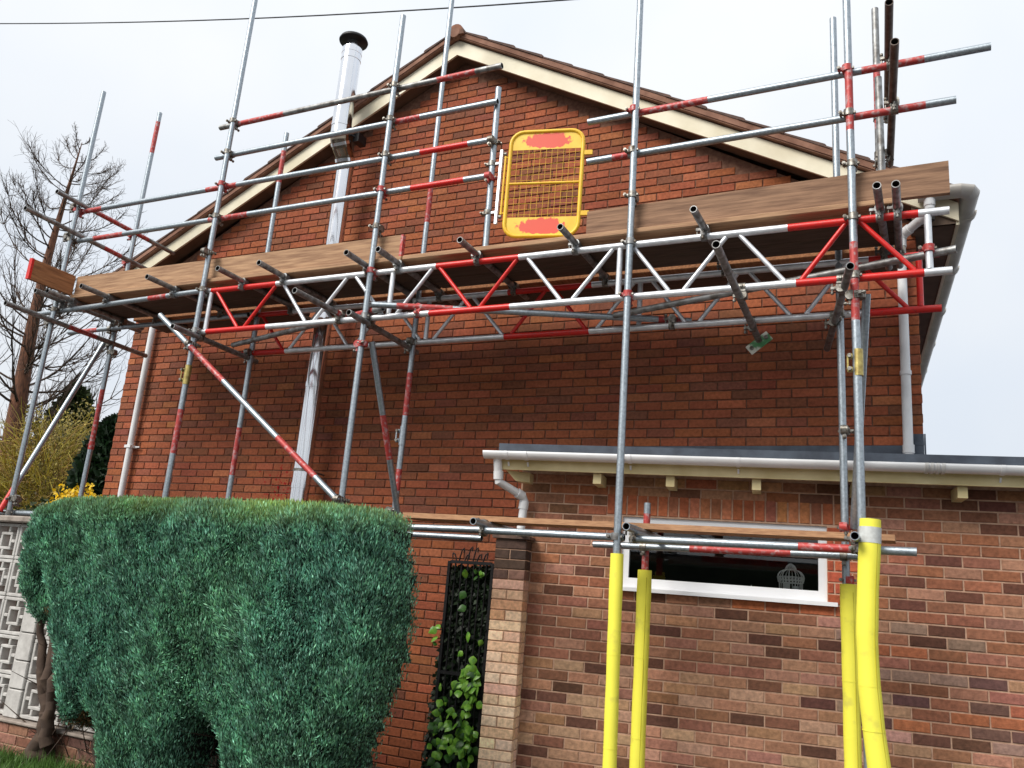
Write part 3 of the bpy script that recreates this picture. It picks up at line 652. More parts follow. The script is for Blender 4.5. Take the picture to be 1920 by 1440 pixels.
# standard x front ledger / rail
xs1, xs2, xs3, xs4, xs0 = -5.66, -3.875, -1.738, -.318, -7.605
for x, z, k in ((xs1, 5.685, 0), (xs1, 5.365, 0), (xs1, 5.043, 1), (xs1, 4.723, 0), (xs2, 5.687, 0), (xs2, 5.369, 0), (xs2, 5.04, 0), (xs2, 4.726, 1), (xs3 - .02, 5.045, 1), (xs3 - .015, 4.718, 0), (xs4 - .02, 5.06, 1), (xs4 - .015, 4.737, 0),
                (xs0, 5.046, 1), (xs0, 4.722, 0), (xs0, 3.98, 0), (xs1, 4.02, 0), (xs2, 4.02, 1), (xs3, 4.02, 2), (xs4, 4.02, 0), (xs1, 3.639, 2), (xs2, 3.639, 2), (xs3, 3.639, 1), (xs4, 3.639, 0), (xs1, 2.01, 0), (xs2, 2.03, 2), (xs3, 2.024, 2), (xs4, 2.018, 0), (xs0, 1.998, 2), (xs0, 2.12, 0)):
    coup((x, YS, z), None, k)
for x, z, k in ((xs1, 4.36, 0), (xs2, 4.40, 0), (xs3, 4.37, 0), (xs4, 4.38, 0)):   # clips that hold the toe boards
    coup((x, YS, z), RZ(random.choice((0, 180))), k)
for x, z, k in ((-2.93, 5.038, 0), (-2.925, 4.727, 1)): coup((x, -1.303, z), RZ(180), k)
for x, z, k in ((-7.60, 3.995, 0), (-5.66, 4.02, 0), (-5.66, 3.639, 0), (-3.865, 3.639, 0), (-.455, 3.639, 0), (-.455, 2.02, 0), (-.455, 2.20, 1), (-.44, 2.83, 0), (-1.754, 2.016, 0), (-.186, 4.36, 1), (-.186, 4.72, 0), (-3.865, 2.03, 2)):
    coup((x, YR, z), RZ(180), k)
for x, y0, y1 in TX:                         # transoms clamped on the front and rear top chords
    coup((x, YCH, 4.020), CYC, random.choice((0, 2, 2))); coup((x, YRC if x < -5.8 else YR, 4.017), CYC, 0)
UND = Matrix.Rotation(math.pi, 3, 'X') @ CYC
for x in (-5.655, -3.866, -.99, -.40): coup((x, YCH, 3.639), UND, 0)
for x in (-5.675, -3.889, -1.04, -.50): coup((x, YR, 3.639), UND, 0)
for x in (-4.155, -3.42): coup((x, YCH, 3.639), CYC, 1 if x > -4 else 0)
coup((-1.62, YR, 3.639), CYC, 0)
for x in (-2.70, -1.64, -.345): coup((x, YCH, 2.020), CYC, 0)
coup((.089, YCH - .0, 3.79), RZ(0), 1)
for z, x in ((5.095, -7.605), (4.775, -7.605)): coup((x, YS, z - .01), RZ(90), 0)
for z, x, k in ((5.095, -7.60, 1), (4.775, -7.60, 1), (3.85, -7.60, 0)): coup((x, YR, z - .01), RZ(90), k)
coup((-7.605, YS, 3.85), RZ(90), 0)
coup((-.085, YCH, 5.065), CYC, 0); coup((-.07, YCH, 4.742), CYC, 0); coup((-.186, YR, 5.10), RZ(-90), 0); coup((-.186, YR, 4.80), RZ(-90), 0)
for p, rz_, k in (((-5.655, YS, 3.50), 180, 0), ((xs2, YS, 2.20), 180, 0), ((-3.85, YS, 3.41), 90, 1), ((-3.865, YR, 2.21), 90, 0), ((xs4 + .03, YS, 3.51), 90, 0), ((-7.60, YR, 3.75), -90, 0), ((-7.605, YS, 2.13), -90, 0), ((-.43, YR, 1.875), 0, 1)):
    coup(p, RZ(rz_), k)
# sleeve couplers joining tube lengths
for x, y, z0, z1, m in ((-5.665, YS, 3.15, 3.32, BRASS), (-.308, YS, 3.01, 3.17, BRASS), (-3.867, YR, 2.75, 2.91, GALV), (-7.6, YR, 2.72, 2.80, FADED)):
    g = MB(); g.tube([(x, y, z0), (x, y, z1)], .0285, m, n=14, hollow=False)
    for z in (z0 + .04, z1 - .04): g.cbox((x - .06, y - .012, z - .016), (x - .028, y + .012, z + .016), m, .003); g.tube([(x - .046, y - .032, z), (x - .046, y + .032, z)], .007, STEEL, n=7, hollow=False); g.tube([(x - .046, y - .034, z), (x - .046, y - .02, z)], .013, STEEL, n=6, hollow=False)
    g.cbox((x - .062, y - .018, z0 + .035), (x - .05, y - .010, z1 - .035), m, .002)
    obj('sleeve_coupler', g, scaf)
# wall tie plate at the end of the long transom
g = MB(); Mx = Matrix.Translation(Vector((-1.05, -.335, 3.575))) @ Matrix.Rotation(R(42), 4, 'Y') @ Matrix.Rotation(R(-12), 4, 'X')
Mx = Matrix.Translation(Vector((-1.05, -.37, 3.575))) @ Matrix.Rotation(R(-38), 4, 'Y')
g.cbox((-.095, -.006, -.04), (.095, .006, .04), PLATE, .003, Mx)
for xx in (-.065, .065): g.tube([Mx @ Vector((xx, -.016, 0)), Mx @ Vector((xx, .0, 0))], .016, STEEL, n=8, hollow=False)
obj('tie_plate', g, scaf, label='green and white flat tie plate with two bolts')

# ------------------------------------------------------------------ boards lying on the scaffold
def plank(name, a, b, m, label, cat, group=None, red=None, ch=.005):
    g = MB(); g.cbox(a, b, m, ch)
    o = obj(name, g); return tag(o, label, cat, group)
k = 0
for row, nm in enumerate(('front', 'middle', 'wall side')):
    y0 = -1.376 + row * .216
    for x0, x1, side in ((-7.46, -3.625, 'left'), (-3.615, -.09, 'right')):
        plank('scaffold_board', (x0, y0, 4.0965), (x1, y0 + .212, 4.1345), BOARD_L if row == 0 else DECK, f'{nm} deck board of the {side} half of the scaffold platform', 'scaffold board', 'deck boards of the scaffold')
for x0, x1, ya, yb, nm in ((-7.40, -3.62, -.668, -.452, 'outer inside board'), (-3.61, -.08, -.668, -.452, 'outer inside board'), (-7.38, -5.40, -.444, -.232, 'short board against the wall'), (-5.08, -3.62, -.444, -.232, 'board between flue and middle against the wall'), (-3.61, -.10, -.444, -.232, 'board against the wall')):
    plank('scaffold_board', (x0, ya, 4.0965), (x1, yb, 4.1345), BOARD_O if ya < -.5 else DECK, f'{nm}, {"left" if x0 < -5.2 else "middle" if x0 < -4 else "right"} part of the platform', 'scaffold board', 'inside boards of the scaffold')
def band(mb, x, y0, z0, z1):
    mb.box((x - .012, y0 - .0025, z0), (x + .03, y0 + .001, z1), RED)
def toe(name, quad, y0, m, label, redend=None):
    (xa, za0, za1), (xb, zb0, zb1) = quad
    o = thing(name, label, 'toe board', ((xa + xb) / 2, y0, za0), 'toe boards of the scaffold')
    g = MB(); g.prism([(xa, y0, za0), (xb, y0, zb0), (xb, y0, zb1), (xa, y0, za1)], (0, .036, 0), m); obj('board', g, o)
    if redend is not None:
        g = MB(); g.prism([(redend[0], y0 - .002, redend[2]), (redend[1], y0 - .002, redend[2]), (redend[1], y0 - .002, redend[3]), (redend[0], y0 - .002, redend[3])], (0, .040, 0), FADED); obj('painted_end', g, o)
toe('toe_board', ((-7.465, 4.137, 4.336), (-3.655, 4.137, 4.333)), -1.338, BOARD_L, 'long pale toe board along the left half of the platform', (-3.675, -3.653, 4.136, 4.334))
toe('toe_board', ((-2.095, 4.137, 4.325), (.215, 4.142, 4.352)), -1.338, BOARD_R, 'brown toe board along the right half of the platform')
o = thing('toe_board', 'short orange brown toe board jutting out at the left end with red end', 'toe board', (-7.5, -1.55, 4.137), 'toe boards of the scaffold')
g = MB(); g.cbox((-7.515, -1.815, 4.137), (-7.478, -1.345, 4.340), BOARD_O, .003); obj('board', g, o)
g = MB(); g.box((-7.518, -1.819, 4.136), (-7.475, -1.795, 4.342), RED); obj('painted_end', g, o)
g = MB(); P = [(-3.36, -1.36, 2.097), (-.15, -1.085, 2.097), (-.15, -.865, 2.097), (-3.36, -1.14, 2.097)]; g.prism(P, (0, 0, .036), BATTEN); tag(obj('scaffold_board', g), 'single orange timber board on the lower tubes across the window', 'scaffold board')

# ------------------------------------------------------------------ yellow safety gate
GA = R(12.6); gu = Vector((math.cos(GA), math.sin(GA), 0)); gn = Vector((math.sin(GA), -math.cos(GA), 0)); G0 = Vector((-2.778, -1.298, 0))
def GP(u, z, n=0): return G0 + gu * u + gn * n + Vector((0, 0, z))
gate = thing('safety_gate', 'yellow scaffold gate with mesh infill and worn red patches', 'gate', GP(.28, 4.21))
GW, GZ0, GZ1, gr = .565, 4.228, 5.102, .0155
pts = []; rad = .10
for cx, cz, a0 in ((GW - rad, GZ1 - rad, 0), (rad, GZ1 - rad, 90), (rad, GZ0 + rad, 180), (GW - rad, GZ0 + rad, 270)):
    for q in range(6): a = R(a0 + q * 18); pts.append(GP(cx + rad * math.cos(a), cz + rad * math.sin(a)))
pts.append(pts[0])
g = MB(); g.tube(pts, gr, YEL, n=10, hollow=False, caps=False); obj('frame', g, gate)
g = MB(); g.tube([GP(.01, 4.663), GP(GW - .01, 4.663)], .0105, YEL, n=10, hollow=False); obj('mid_rail', g, gate)
def panel(z0, z1, top):
    n = 6; P = []
    e = .005; r2 = rad - .008
    if top:
        P = [(e, z0), (GW - e, z0)] + [(GW - e - r2 + r2 * math.cos(R(a)), z1 - r2 + r2 * math.sin(R(a))) for a in range(0, 91, 15)] + [(e + r2 + r2 * math.cos(R(a)), z1 - r2 + r2 * math.sin(R(a))) for a in range(90, 181, 15)]
    else:
        P = [(GW - e, z1), (e, z1)] + [(e + r2 + r2 * math.cos(R(a)), z0 + r2 + r2 * math.sin(R(a))) for a in range(180, 271, 15)] + [(GW - e - r2 + r2 * math.cos(R(a)), z0 + r2 + r2 * math.sin(R(a))) for a in range(270, 361, 15)]
    c = Vector((GW / 2, 0, (z0 + z1) / 2))
    mb = MB(); mb.prism([Vector((u, -.0015, z)) - c for u, z in P], (0, .003, 0), YPAN); me = mb.mesh('panel')
    copy_mesh('panel', me, gate, GP(c.x, c.z), (0, 0, GA))
panel(4.948, GZ1 - .004, True); panel(GZ0 + .004, 4.382, False)
for z0, z1 in ((4.385, 4.655), (4.671, 4.946)):
    g = MB()
    for i in range(1, 12): u = .012 + i * (GW - .024) / 12; g.tube([GP(u, z0), GP(u + random.uniform(-.002, .002), z1)], .0014, YEL, n=5, hollow=False, caps=False)
    for i in range(6): z = z0 + .02 + i * .046; g.tube([GP(.01, z, -.003), GP(GW - .01, z + random.uniform(-.003, .003), -.003)], .0014, YEL, n=5, hollow=False, caps=False)
    obj('mesh_panel', g, gate)
for z in (4.905, 4.405):
    g = MB(); Mx = Matrix.Translation(GP(GW + .036, z)) @ Matrix.Rotation(GA, 4, 'Z'); g.cbox((-.04, -.008, -.02), (.04, .008, .02), YEL, .003, Mx); obj('latch', g, gate)
g = MB(); g.tube([GP(-.035, 4.41), GP(-.035, 4.90)], .0085, YEL, n=8, hollow=False)
for z in (4.42, 4.89): g.tube([GP(-.045, z), GP(.01, z)], .006, YEL, n=7, hollow=False)
obj('hinge_rod', g, gate)
g = MB(); g.cbox((-2.862, -1.315, 4.335), (-2.838, -1.291, 4.962), ALU, .002); obj('hinge_bar', g, gate)
for z in (4.855, 4.44):
    g = MB(); g.tube([(-2.928, -1.303, z - .02), (-2.928, -1.303, z + .02)], .031, STEEL, n=12, hollow=False); g.cbox((-2.91, -1.309, z - .012), (-2.85, -1.297, z + .008), ALU, .002)
    g.cbox((-2.985, -1.318, z - .012), (-2.95, -1.29, z + .012), STEEL, .003); g.tube([(-2.978, -1.33, z), (-2.978, -1.27, z)], .007, STEEL, n=7, hollow=False)
    g.tube([GP(-.05, z + .065 if z > 4.6 else z - .05), GP(-.03, z + .065 if z > 4.6 else z - .05)], .014, STEEL, n=8, hollow=False); obj('hinge_clamp', g, gate)

# ------------------------------------------------------------------ foam sleeves
def foam(name, pts, r, label, tape=None, flat=None):
    o = thing(name, label, 'foam sleeve', (pts[-1][0], pts[-1][1], pts[-1][2]), 'yellow foam sleeves on the scaffold tubes')
    P = [Vector(p) for p in pts]; fine = []
    for a, b in zip(P, P[1:]):
        n = max(2, int((b - a).length / .05))
        for i in range(n): fine.append(a.lerp(b, i / n))
    fine.append(P[-1])
    rr = [r * (1 + .02 * math.sin(i * .9 + r * 99) + .012 * math.sin(i * .37)) for i in range(len(fine))]
    g = MB(); g.tube(fine, rr, FOAM, n=20, hollow=True, inner=FOAM, wall=.014); obj('sleeve', g, o)
    for q_ in (.33, .62):
        c_ = P[0].lerp(P[-1], q_) if len(P) == 3 else P[len(P) // 2 + (0 if q_ < .5 else 1)]; g = MB(); g.tube([c_ + Vector((0, 0, .0035)), c_ - Vector((0, 0, .0035))], r * 1.03, FOAM, n=20, hollow=False, caps=False); obj('joint', g, o)
    # slit along one side
    if flat: 
        g = MB(); g.tube([p + Vector(flat) * r * 1.0 for p in fine[1:]], .0022, mat('foam_slit', (.50, .43, .02), .9) if 'foam_slit' not in bpy.data.materials else bpy.data.materials['foam_slit'], n=5, hollow=False, caps=False); obj('slit', g, o)
    if tape:
        g = MB(); g.tube([P[0].lerp(P[1], tape[0]), P[0].lerp(P[1], tape[1])], r + .003, TAPE, n=20, hollow=False, caps=False); obj('tape_band', g, o)
foam('foam_sleeve', [(-1.725, YS, 1.918), (-1.714, YS, 1.1), (-1.70, YS, .1)], .041, 'leftmost yellow foam sleeve, wrapped round the third front tube')
foam('foam_sleeve', [(-1.754, YR, 1.860), (-1.754, YR, 1.1), (-1.754, YR, .1)], .049, 'yellow foam sleeve with a dark split at its top, under the window', flat=(.55, -.83, 0))
foam('foam_sleeve', [(-.436, YR, 1.850), (-.430, YR, 1.2), (-.42, YR, .1)], .050, 'thin yellow foam sleeve directly left of the thick taped one', flat=(.6, -.8, 0))
foam('foam_sleeve', [(-.262, YS - .02, 2.178), (-.268, YS - .02, 2.04), (-.282, YS - .025, 1.80), (-.292, YS - .03, 1.55), (-.286, YS - .03, 1.30), (-.268, YS - .03, 1.08), (-.245, YS - .03, .88), (-.215, YS - .03, .55), (-.20, YS - .03, .1)], .056, 'thickest yellow foam sleeve, taped with grey near its top', tape=(.32, .95), flat=(.72, -.69, 0))

# ------------------------------------------------------------------ flue
FX = -5.235
flue = thing('flue_pipe', 'shiny steel flue pipe rising up the gable past the roof', 'flue', (FX, -.25, 2))
FL = [(FX, -.25, .6), (FX, -.25, 5.72)]
def cyl(name, a, b, r, m=CHROME, n=32): g = MB(); g.tube([a, b], r, m, n=n, hollow=False); return obj(name, g, flue)
for i, (z0, z1) in enumerate(((.5, 2.45), (2.452, 3.42), (3.422, 4.60), (4.602, 5.73))): cyl('pipe_section', (FX, -.25, z0), (FX, -.25, z1), .086)
for z in (2.43, 3.40, 4.58, 5.70): cyl('joint_band', (FX, -.25, z), (FX, -.25, z + .05), .0905)
g = MB(); g.tube([(FX, -.25, 5.73), (FX, -.255, 5.79), (FX, -.29, 5.86), (FX, -.345, 5.925), (FX, -.385, 5.985), (FX, -.395, 6.04)], [.092, .094, .097, .099, .100, .1], mat('smoked_steel', (.30, .24, .18), .14, 1, noise=.3), n=28, hollow=False); obj('elbow', g, flue)
for a, b in (((FX, -.262, 5.80), (FX, -.276, 5.83)), ((FX, -.36, 5.945), (FX, -.378, 5.97))): cyl('joint_band', a, b, .105)
cyl('pipe_section', (FX, -.395, 6.03), (FX, -.395, 7.0), .1); cyl('joint_band', (FX, -.395, 6.12), (FX, -.395, 6.15), .1035); cyl('joint_band', (FX, -.395, 6.90), (FX, -.395, 7.04), .1035); cyl('joint_band', (FX, -.395, 6.975), (FX, -.395, 6.985), .1055)
cyl('pipe_section', (FX, -.395, 7.04), (FX, -.395, 7.12), .07)
g = MB(); g.lathe([(0, 7.12), (.148, 7.125), (.152, 7.14), (.14, 7.165), (.05, 7.19), (0, 7.195)], BLACK, n=32, loc=(FX, -.395, 0)); obj('rain_cap', g, flue)
g = MB(); g.box((FX + .09, -.30, 6.0), (FX + .16, -.17, 6.10), BLACK); g.tube([(FX, -.395, 6.10), (FX + .12, -.28, 6.05)], .012, BLACK, n=8, hollow=False); obj('wall_bracket', g, flue)
for z in (2.6, 4.4):
    g = MB(); g.tube([(FX - .05, -.19, z), (FX - .05, -.0, z)], .01, STEEL, n=8, hollow=False); g.tube([(FX + .05, -.19, z), (FX + .05, -.0, z)], .01, STEEL, n=8, hollow=False); g.tube([(FX, -.25, z - .012), (FX, -.25, z + .012)], .0925, STEEL, n=28, hollow=False); obj('wall_bracket', g, flue)

# ------------------------------------------------------------------ screen block wall
SY = -1.76
scr = thing('screen_wall', 'pierced concrete block garden wall on a low brick base', 'garden wall', (-7.2, SY + .06, .1))
g = MB(); S = .290; d0, d1 = -.045, .045
def bb(x0, x1, z0, z1): g.cbox((x0, d0, z0), (x1, d1, z1), CONC, .004)
h = S / 2; fw = .026
bb(-h, h, h - fw, h); bb(-h, h, -h, -h + fw); bb(-h, -h + fw, -h + fw, h - fw); bb(h - fw, h, -h + fw, h - fw)
q = .072; bb(-q, q, q - .024, q); bb(-q, q, -q, -q + .024); bb(-q, -q + .024, -q + .024, q - .024); bb(q - .024, q, -q + .024, q - .024)
bb(.01, .036, q, h - fw); bb(-.036, -.01, -h + fw, -q); bb(-h + fw, -q, -.012, .014); bb(q, h - fw, -.014, .012)
sb = g.mesh('screen_block')
RY = [1.732, 1.436, 1.140, .844, .548]
for z in RY:
    for x in (-8.60, -8.30, -8.0, -7.70, -7.40, -7.10, -6.80, -6.335, -6.035, -5.735, -5.435): copy_mesh('screen_block', sb, scr, (x + .13 - .015, SY, z))
for k in range(7): 
    g = MB(); g.cbox((-6.54, SY - .065, .395 + k * .2125), (-6.37, SY + .10, .395 + k * .2125 + .205), CONC, .006); obj('pier_block', g, scr)
g = MB(); g.box((-8.75, SY - .03, .40), (-5.1, SY + .03, .402), CONC)
for x in (-8.45, -8.15, -7.85, -7.55, -7.25, -6.95, -6.65): g.box((x + .115 - .006, SY - .03, .40), (x + .115 + .006, SY + .03, 1.885), CONC)
for z in RY[:-1]: g.box((-8.75, SY - .029, z - .151), (-6.54, SY + .029, z - .145), CONC); g.box((-6.27, SY - .029, z - .151), (-5.1, SY + .029, z - .145), CONC)
obj('joint_mortar', g, scr)
for k in range(5): g = MB(); g.cbox((-8.8 + k * .75, SY - .13, 1.884), (-8.8 + k * .75 + .745, SY + .13, 1.936), STONE, .01); obj('coping_stone', g, scr)
g = MB(); g.box((-8.8, SY - .09, 0), (-5.0, SY + .10, .365), MORTX); base = obj('base_core', g, scr)
for k in range(5):
    z = .365 - .0375 - k * .075
    for i in range(18):
        x = -8.75 + i * .225 + (.1125 if k % 2 else 0)
        if x > -5.0: continue
        copy_mesh('brick', brick_variant(.215, .065, .03), scr, (x, SY - .098, z), None, jit(random.choice([(.20, .085, .06), (.14, .07, .055), (.25, .12, .085)]), .12))
g = MB(); g.cbox((-8.8, SY - .12, .366), (-5.0, SY + .12, .392), STONE, .008); obj('base_coping', g, scr)

# ------------------------------------------------------------------ hedge
OUT = [(-6.393, 1.861), (-6.403, 2.009), (-6.241, 2.064), (-5.353, 2.102), (-4.551, 2.105), (-3.786, 2.109), (-3.179, 2.09), (-2.965, 2.062), (-2.9, 1.988), (-2.877, 1.809), (-2.84, 1.698), (-2.811, 1.588), (-2.817, 1.462), (-2.796, 1.355), (-2.801, 1.216), (-2.811, 1.033), (-2.843, 0.851), (-2.893, 0.668), (-2.928, 0.488), (-2.958, 0.284), (-3.905, 0.061), (-3.994, 0.386), (-4.085, 0.563), (-4.213, 0.669), (-4.306, 0.664), (-4.372, 0.54), (-4.384, 0.327), (-4.374, 0.042), (-4.959, 0.073), (-5.062, 0.259), (-5.181, 0.553), (-5.263, 0.56), (-5.394, 0.447), (-5.589, 0.501), (-5.765, 0.699), (-5.862, 0.933), (-5.974, 1.252), (-6.029, 1.507), (-6.093, 1.556), (-6.113, 1.462), (-6.068, 1.206), (-6.117, 1.091), (-6.268, 1.17), (-6.389, 1.342), (-6.457, 1.585), (-6.443, 1.795)]
OP = np.array(OUT); rs_ = np.clip((OP[:, 0] + 3.6) / .7, 0, 1); OP[:, 0] -= rs_ * (.10 + .12 * np.clip((1.5 - OP[:, 1]) / 1.2, 0, 1)); ls_ = np.clip((-5.45 - OP[:, 0]) / .2, 0, 1) * np.clip((1.42 - OP[:, 1]) / .12, 0, 1) * np.clip((OP[:, 0] + 6.10) / .05, 0, 1); OP[:, 0] += ls_ * .13     # clipped side tapers in towards the foot
def inside(x, z):
    c = np.zeros(len(x), bool); n = len(OP)
    for i in range(n):
        a, b = OP[i], OP[(i + 1) % n]
        k = ((a[1] > z) != (b[1] > z)) & (x < (b[0] - a[0]) * (z - a[1]) / (b[1] - a[1] + 1e-12) + a[0]); c ^= k
    return c
def edist(x, z):
    d = np.full(len(x), 9.)
    for i in range(len(OP)):
        a, b = OP[i], OP[(i + 1) % len(OP)]; e = b - a; t = np.clip(((x - a[0]) * e[0] + (z - a[1]) * e[1]) / (e @ e), 0, 1)
        d = np.minimum(d, np.hypot(x - a[0] - t * e[0], z - a[1] - t * e[1]))
    return d
def fnoise(x, z, s, seed):
    r = np.random.default_rng(seed); o = np.zeros(len(x))
    for i in range(7):
        a = r.uniform(0, 6.28); f = s * r.uniform(.6, 1.7); o += np.sin(f * (x * np.cos(a) + z * np.sin(a)) + r.uniform(0, 6.28))
    return o / 7 * 1.6
YH, YBK = -2.22, -1.66
def yfront(x, z):
    d = edist(x, z); k = np.clip(1 - d / .24, 0, 1)
    lobe = np.clip((-6.0 - x) / .1, 0, 1) * .12          # the left lobe stands further back
    return YH + .26 * k ** 3.6 + lobe + .035 * fnoise(x, z, 5, 1) + .022 * fnoise(x, z, 22, 2) + .014 * fnoise(x, z, 48, 6)
hedge = thing('conifer_hedge', 'tall clipped blue green conifer hedge in front of the scaffold', 'hedge', (-4.3, -2.0, .1))
NB = 190000
x = rng.uniform(-6.50, -2.78, NB * 2); z = rng.uniform(.05, 2.12, NB * 2); k = inside(x, z); x = x[k][:NB]; z = z[k][:NB]
m2 = edist(x, z) < .10; xe_, ze_ = np.repeat(x[m2], 6), np.repeat(z[m2], 6); x = np.concatenate([x, xe_ + rng.normal(0, .008, len(xe_))]); z = np.concatenate([z, ze_ + rng.normal(0, .008, len(ze_))]); k = inside(x, z) & (edist(x, z) > .012); x, z = x[k], z[k]
side = np.where(edist(x, z) < .10, rng.uniform(0, .30, len(x)) * (rng.random(len(x)) < .78), 0)
y = yfront(x, z); e = .01
ny = np.stack([(yfront(x + e, z) - y) / e, -np.ones(len(x)), (yfront(x, z + e) - y) / e], 1); ny /= np.linalg.norm(ny, axis=1, keepdims=True)
ang = 1.25 + .9 * fnoise(x, z, 9, 3) + rng.normal(0, .5, len(x))
sw = np.stack([np.cos(ang) * .8, np.zeros(len(x)), np.sin(ang)], 1)
ed = edist(x, z); top = np.clip((z - 1.99) / .08, 0, 1) * (ed < .14)
d = ny * rng.uniform(.25, 1.0, (len(x), 1)) + sw * .7 + np.array([0, 0, .45]) + rng.normal(0, .25, (len(x), 3)) + np.array([0, 0, 1]) * top[:, None] * 1.1
d[:, 0] *= np.clip(.35 + ed / .16, .35, 1); d /= np.linalg.norm(d, axis=1, keepdims=True)
L = rng.uniform(.020, .046, len(x)) * (1 + .25 * top) * np.clip(.55 + ed / .15, .55, 1); W_ = rng.uniform(.0024, .0052, len(x))
s = np.cross(d, rng.normal(0, 1, (len(x), 3))); s /= np.linalg.norm(s, axis=1, keepdims=True)
dep = rng.uniform(-.05, .014, (len(x), 1)); p = np.stack([x, y + side, z], 1) + ny * dep
V = np.stack([p, p + d * (L * .55)[:, None] + s * W_[:, None], p + d * L[:, None], p + d * (L * .55)[:, None] - s * W_[:, None]], 1).reshape(-1, 3)
F = np.arange(len(x) * 4).reshape(-1, 4)
tone = np.clip(fnoise(x, z, 3.2, 4) * .22 + .42 + rng.normal(0, .2, len(x)), 0, 1); t2 = rng.random(len(x))
blue = np.array([.115, .300, .225]); grn = np.array([.165, .370, .175]); yel = np.array([.34, .42, .07]); brn = np.array([.20, .12, .05])
c = blue * (1 - tone[:, None]) + grn * tone[:, None]; c *= rng.uniform(.15, 1.65, (len(x), 1)) * np.clip(1 + .40 * fnoise(x, z, 34, 11), .4, 1.5)[:, None]  # clump noise paints shaded gaps into the leaf colour
c *= np.clip(1.0 + dep * 16, .25, 1.15); pale = (t2 > .82)[:, None]; c = np.where(pale, c * 1.3 + np.array([.20, .30, .26]) * rng.uniform(.3, 1.2, (len(x), 1)), c)  # deeper blades coloured darker as shade, random pale ones as highlights
tw = (np.clip((z - 1.88) / .2, 0, 1) * (.45 + .55 * rng.random(len(x))))[:, None] * np.clip(.65 + .5 * fnoise(x, z, 4, 9), .25, 1)[:, None]; c = c * (1 - tw) + yel * tw * rng.uniform(.6, 1.3, (len(x), 1))
be = ((x < -5.2) & (x > -6.03) & (ed < .06) & (z < 1.42)) | ((x > -5.15) & (x < -4.88) & (z < .62) & (ed < .06)); bm = (be & (rng.random(len(x)) < .75))[:, None]; c = np.where(bm, brn * rng.uniform(.6, 1.8, (len(x), 1)), c)
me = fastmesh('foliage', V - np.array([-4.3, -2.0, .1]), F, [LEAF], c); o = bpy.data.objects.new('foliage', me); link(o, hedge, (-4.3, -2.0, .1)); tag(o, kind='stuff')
# solid inner mass, shade within the hedge put into its near-black colour
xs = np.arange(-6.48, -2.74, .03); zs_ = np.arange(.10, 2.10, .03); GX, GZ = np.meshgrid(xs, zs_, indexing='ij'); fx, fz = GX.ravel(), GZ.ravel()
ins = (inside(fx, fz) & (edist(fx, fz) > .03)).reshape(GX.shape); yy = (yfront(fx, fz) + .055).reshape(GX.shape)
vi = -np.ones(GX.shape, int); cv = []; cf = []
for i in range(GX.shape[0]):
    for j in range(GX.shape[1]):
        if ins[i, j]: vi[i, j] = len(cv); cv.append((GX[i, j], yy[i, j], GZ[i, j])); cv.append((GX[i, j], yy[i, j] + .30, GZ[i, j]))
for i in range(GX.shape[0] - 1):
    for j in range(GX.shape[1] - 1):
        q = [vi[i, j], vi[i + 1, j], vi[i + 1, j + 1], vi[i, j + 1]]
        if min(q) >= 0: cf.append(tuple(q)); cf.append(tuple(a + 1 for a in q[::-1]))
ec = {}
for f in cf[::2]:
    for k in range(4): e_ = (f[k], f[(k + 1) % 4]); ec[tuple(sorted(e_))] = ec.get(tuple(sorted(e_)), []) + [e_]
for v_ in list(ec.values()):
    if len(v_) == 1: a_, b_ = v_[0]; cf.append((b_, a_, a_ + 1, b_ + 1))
mb = MB(); mb.add([Vector(v) for v in cv], cf, CORE); obj('dark_core', mb, hedge, kind='stuff')
po_ = []
for i in range(900):
    cx_, sx_, zt = ((-4.15, .20, .78), (-5.45, .22, .60), (-5.78, .16, 1.25), (-5.2, .2, .62), (-5.85, .12, .9))[i % 5]
    p0 = np.array([cx_ + rng.normal(0, sx_), rng.uniform(-1.85, -1.60), rng.uniform(.1, zt)]); d_ = rng.normal(0, 1, 3) + np.array([0, 0, .5]); d_ /= np.linalg.norm(d_); po_.append((p0, d_, rng.uniform(.12, .35)))
mb = MB(); mb.cbox((-4.45, -1.70, .1), (-3.75, -1.60, .72), CORE, .03); mb.cbox((-6.02, -1.62, .9), (-5.80, -1.55, 1.5), CORE, .03)  # near-black boxes added as shade in the hollows behind the twigs
for p0, d_, L_ in po_: mb.tube([p0, p0 + d_ * L_], [.006, .002], BARK, n=3, hollow=False, caps=False)
obj('twigs_and_dark_fill', mb, hedge, kind='stuff')
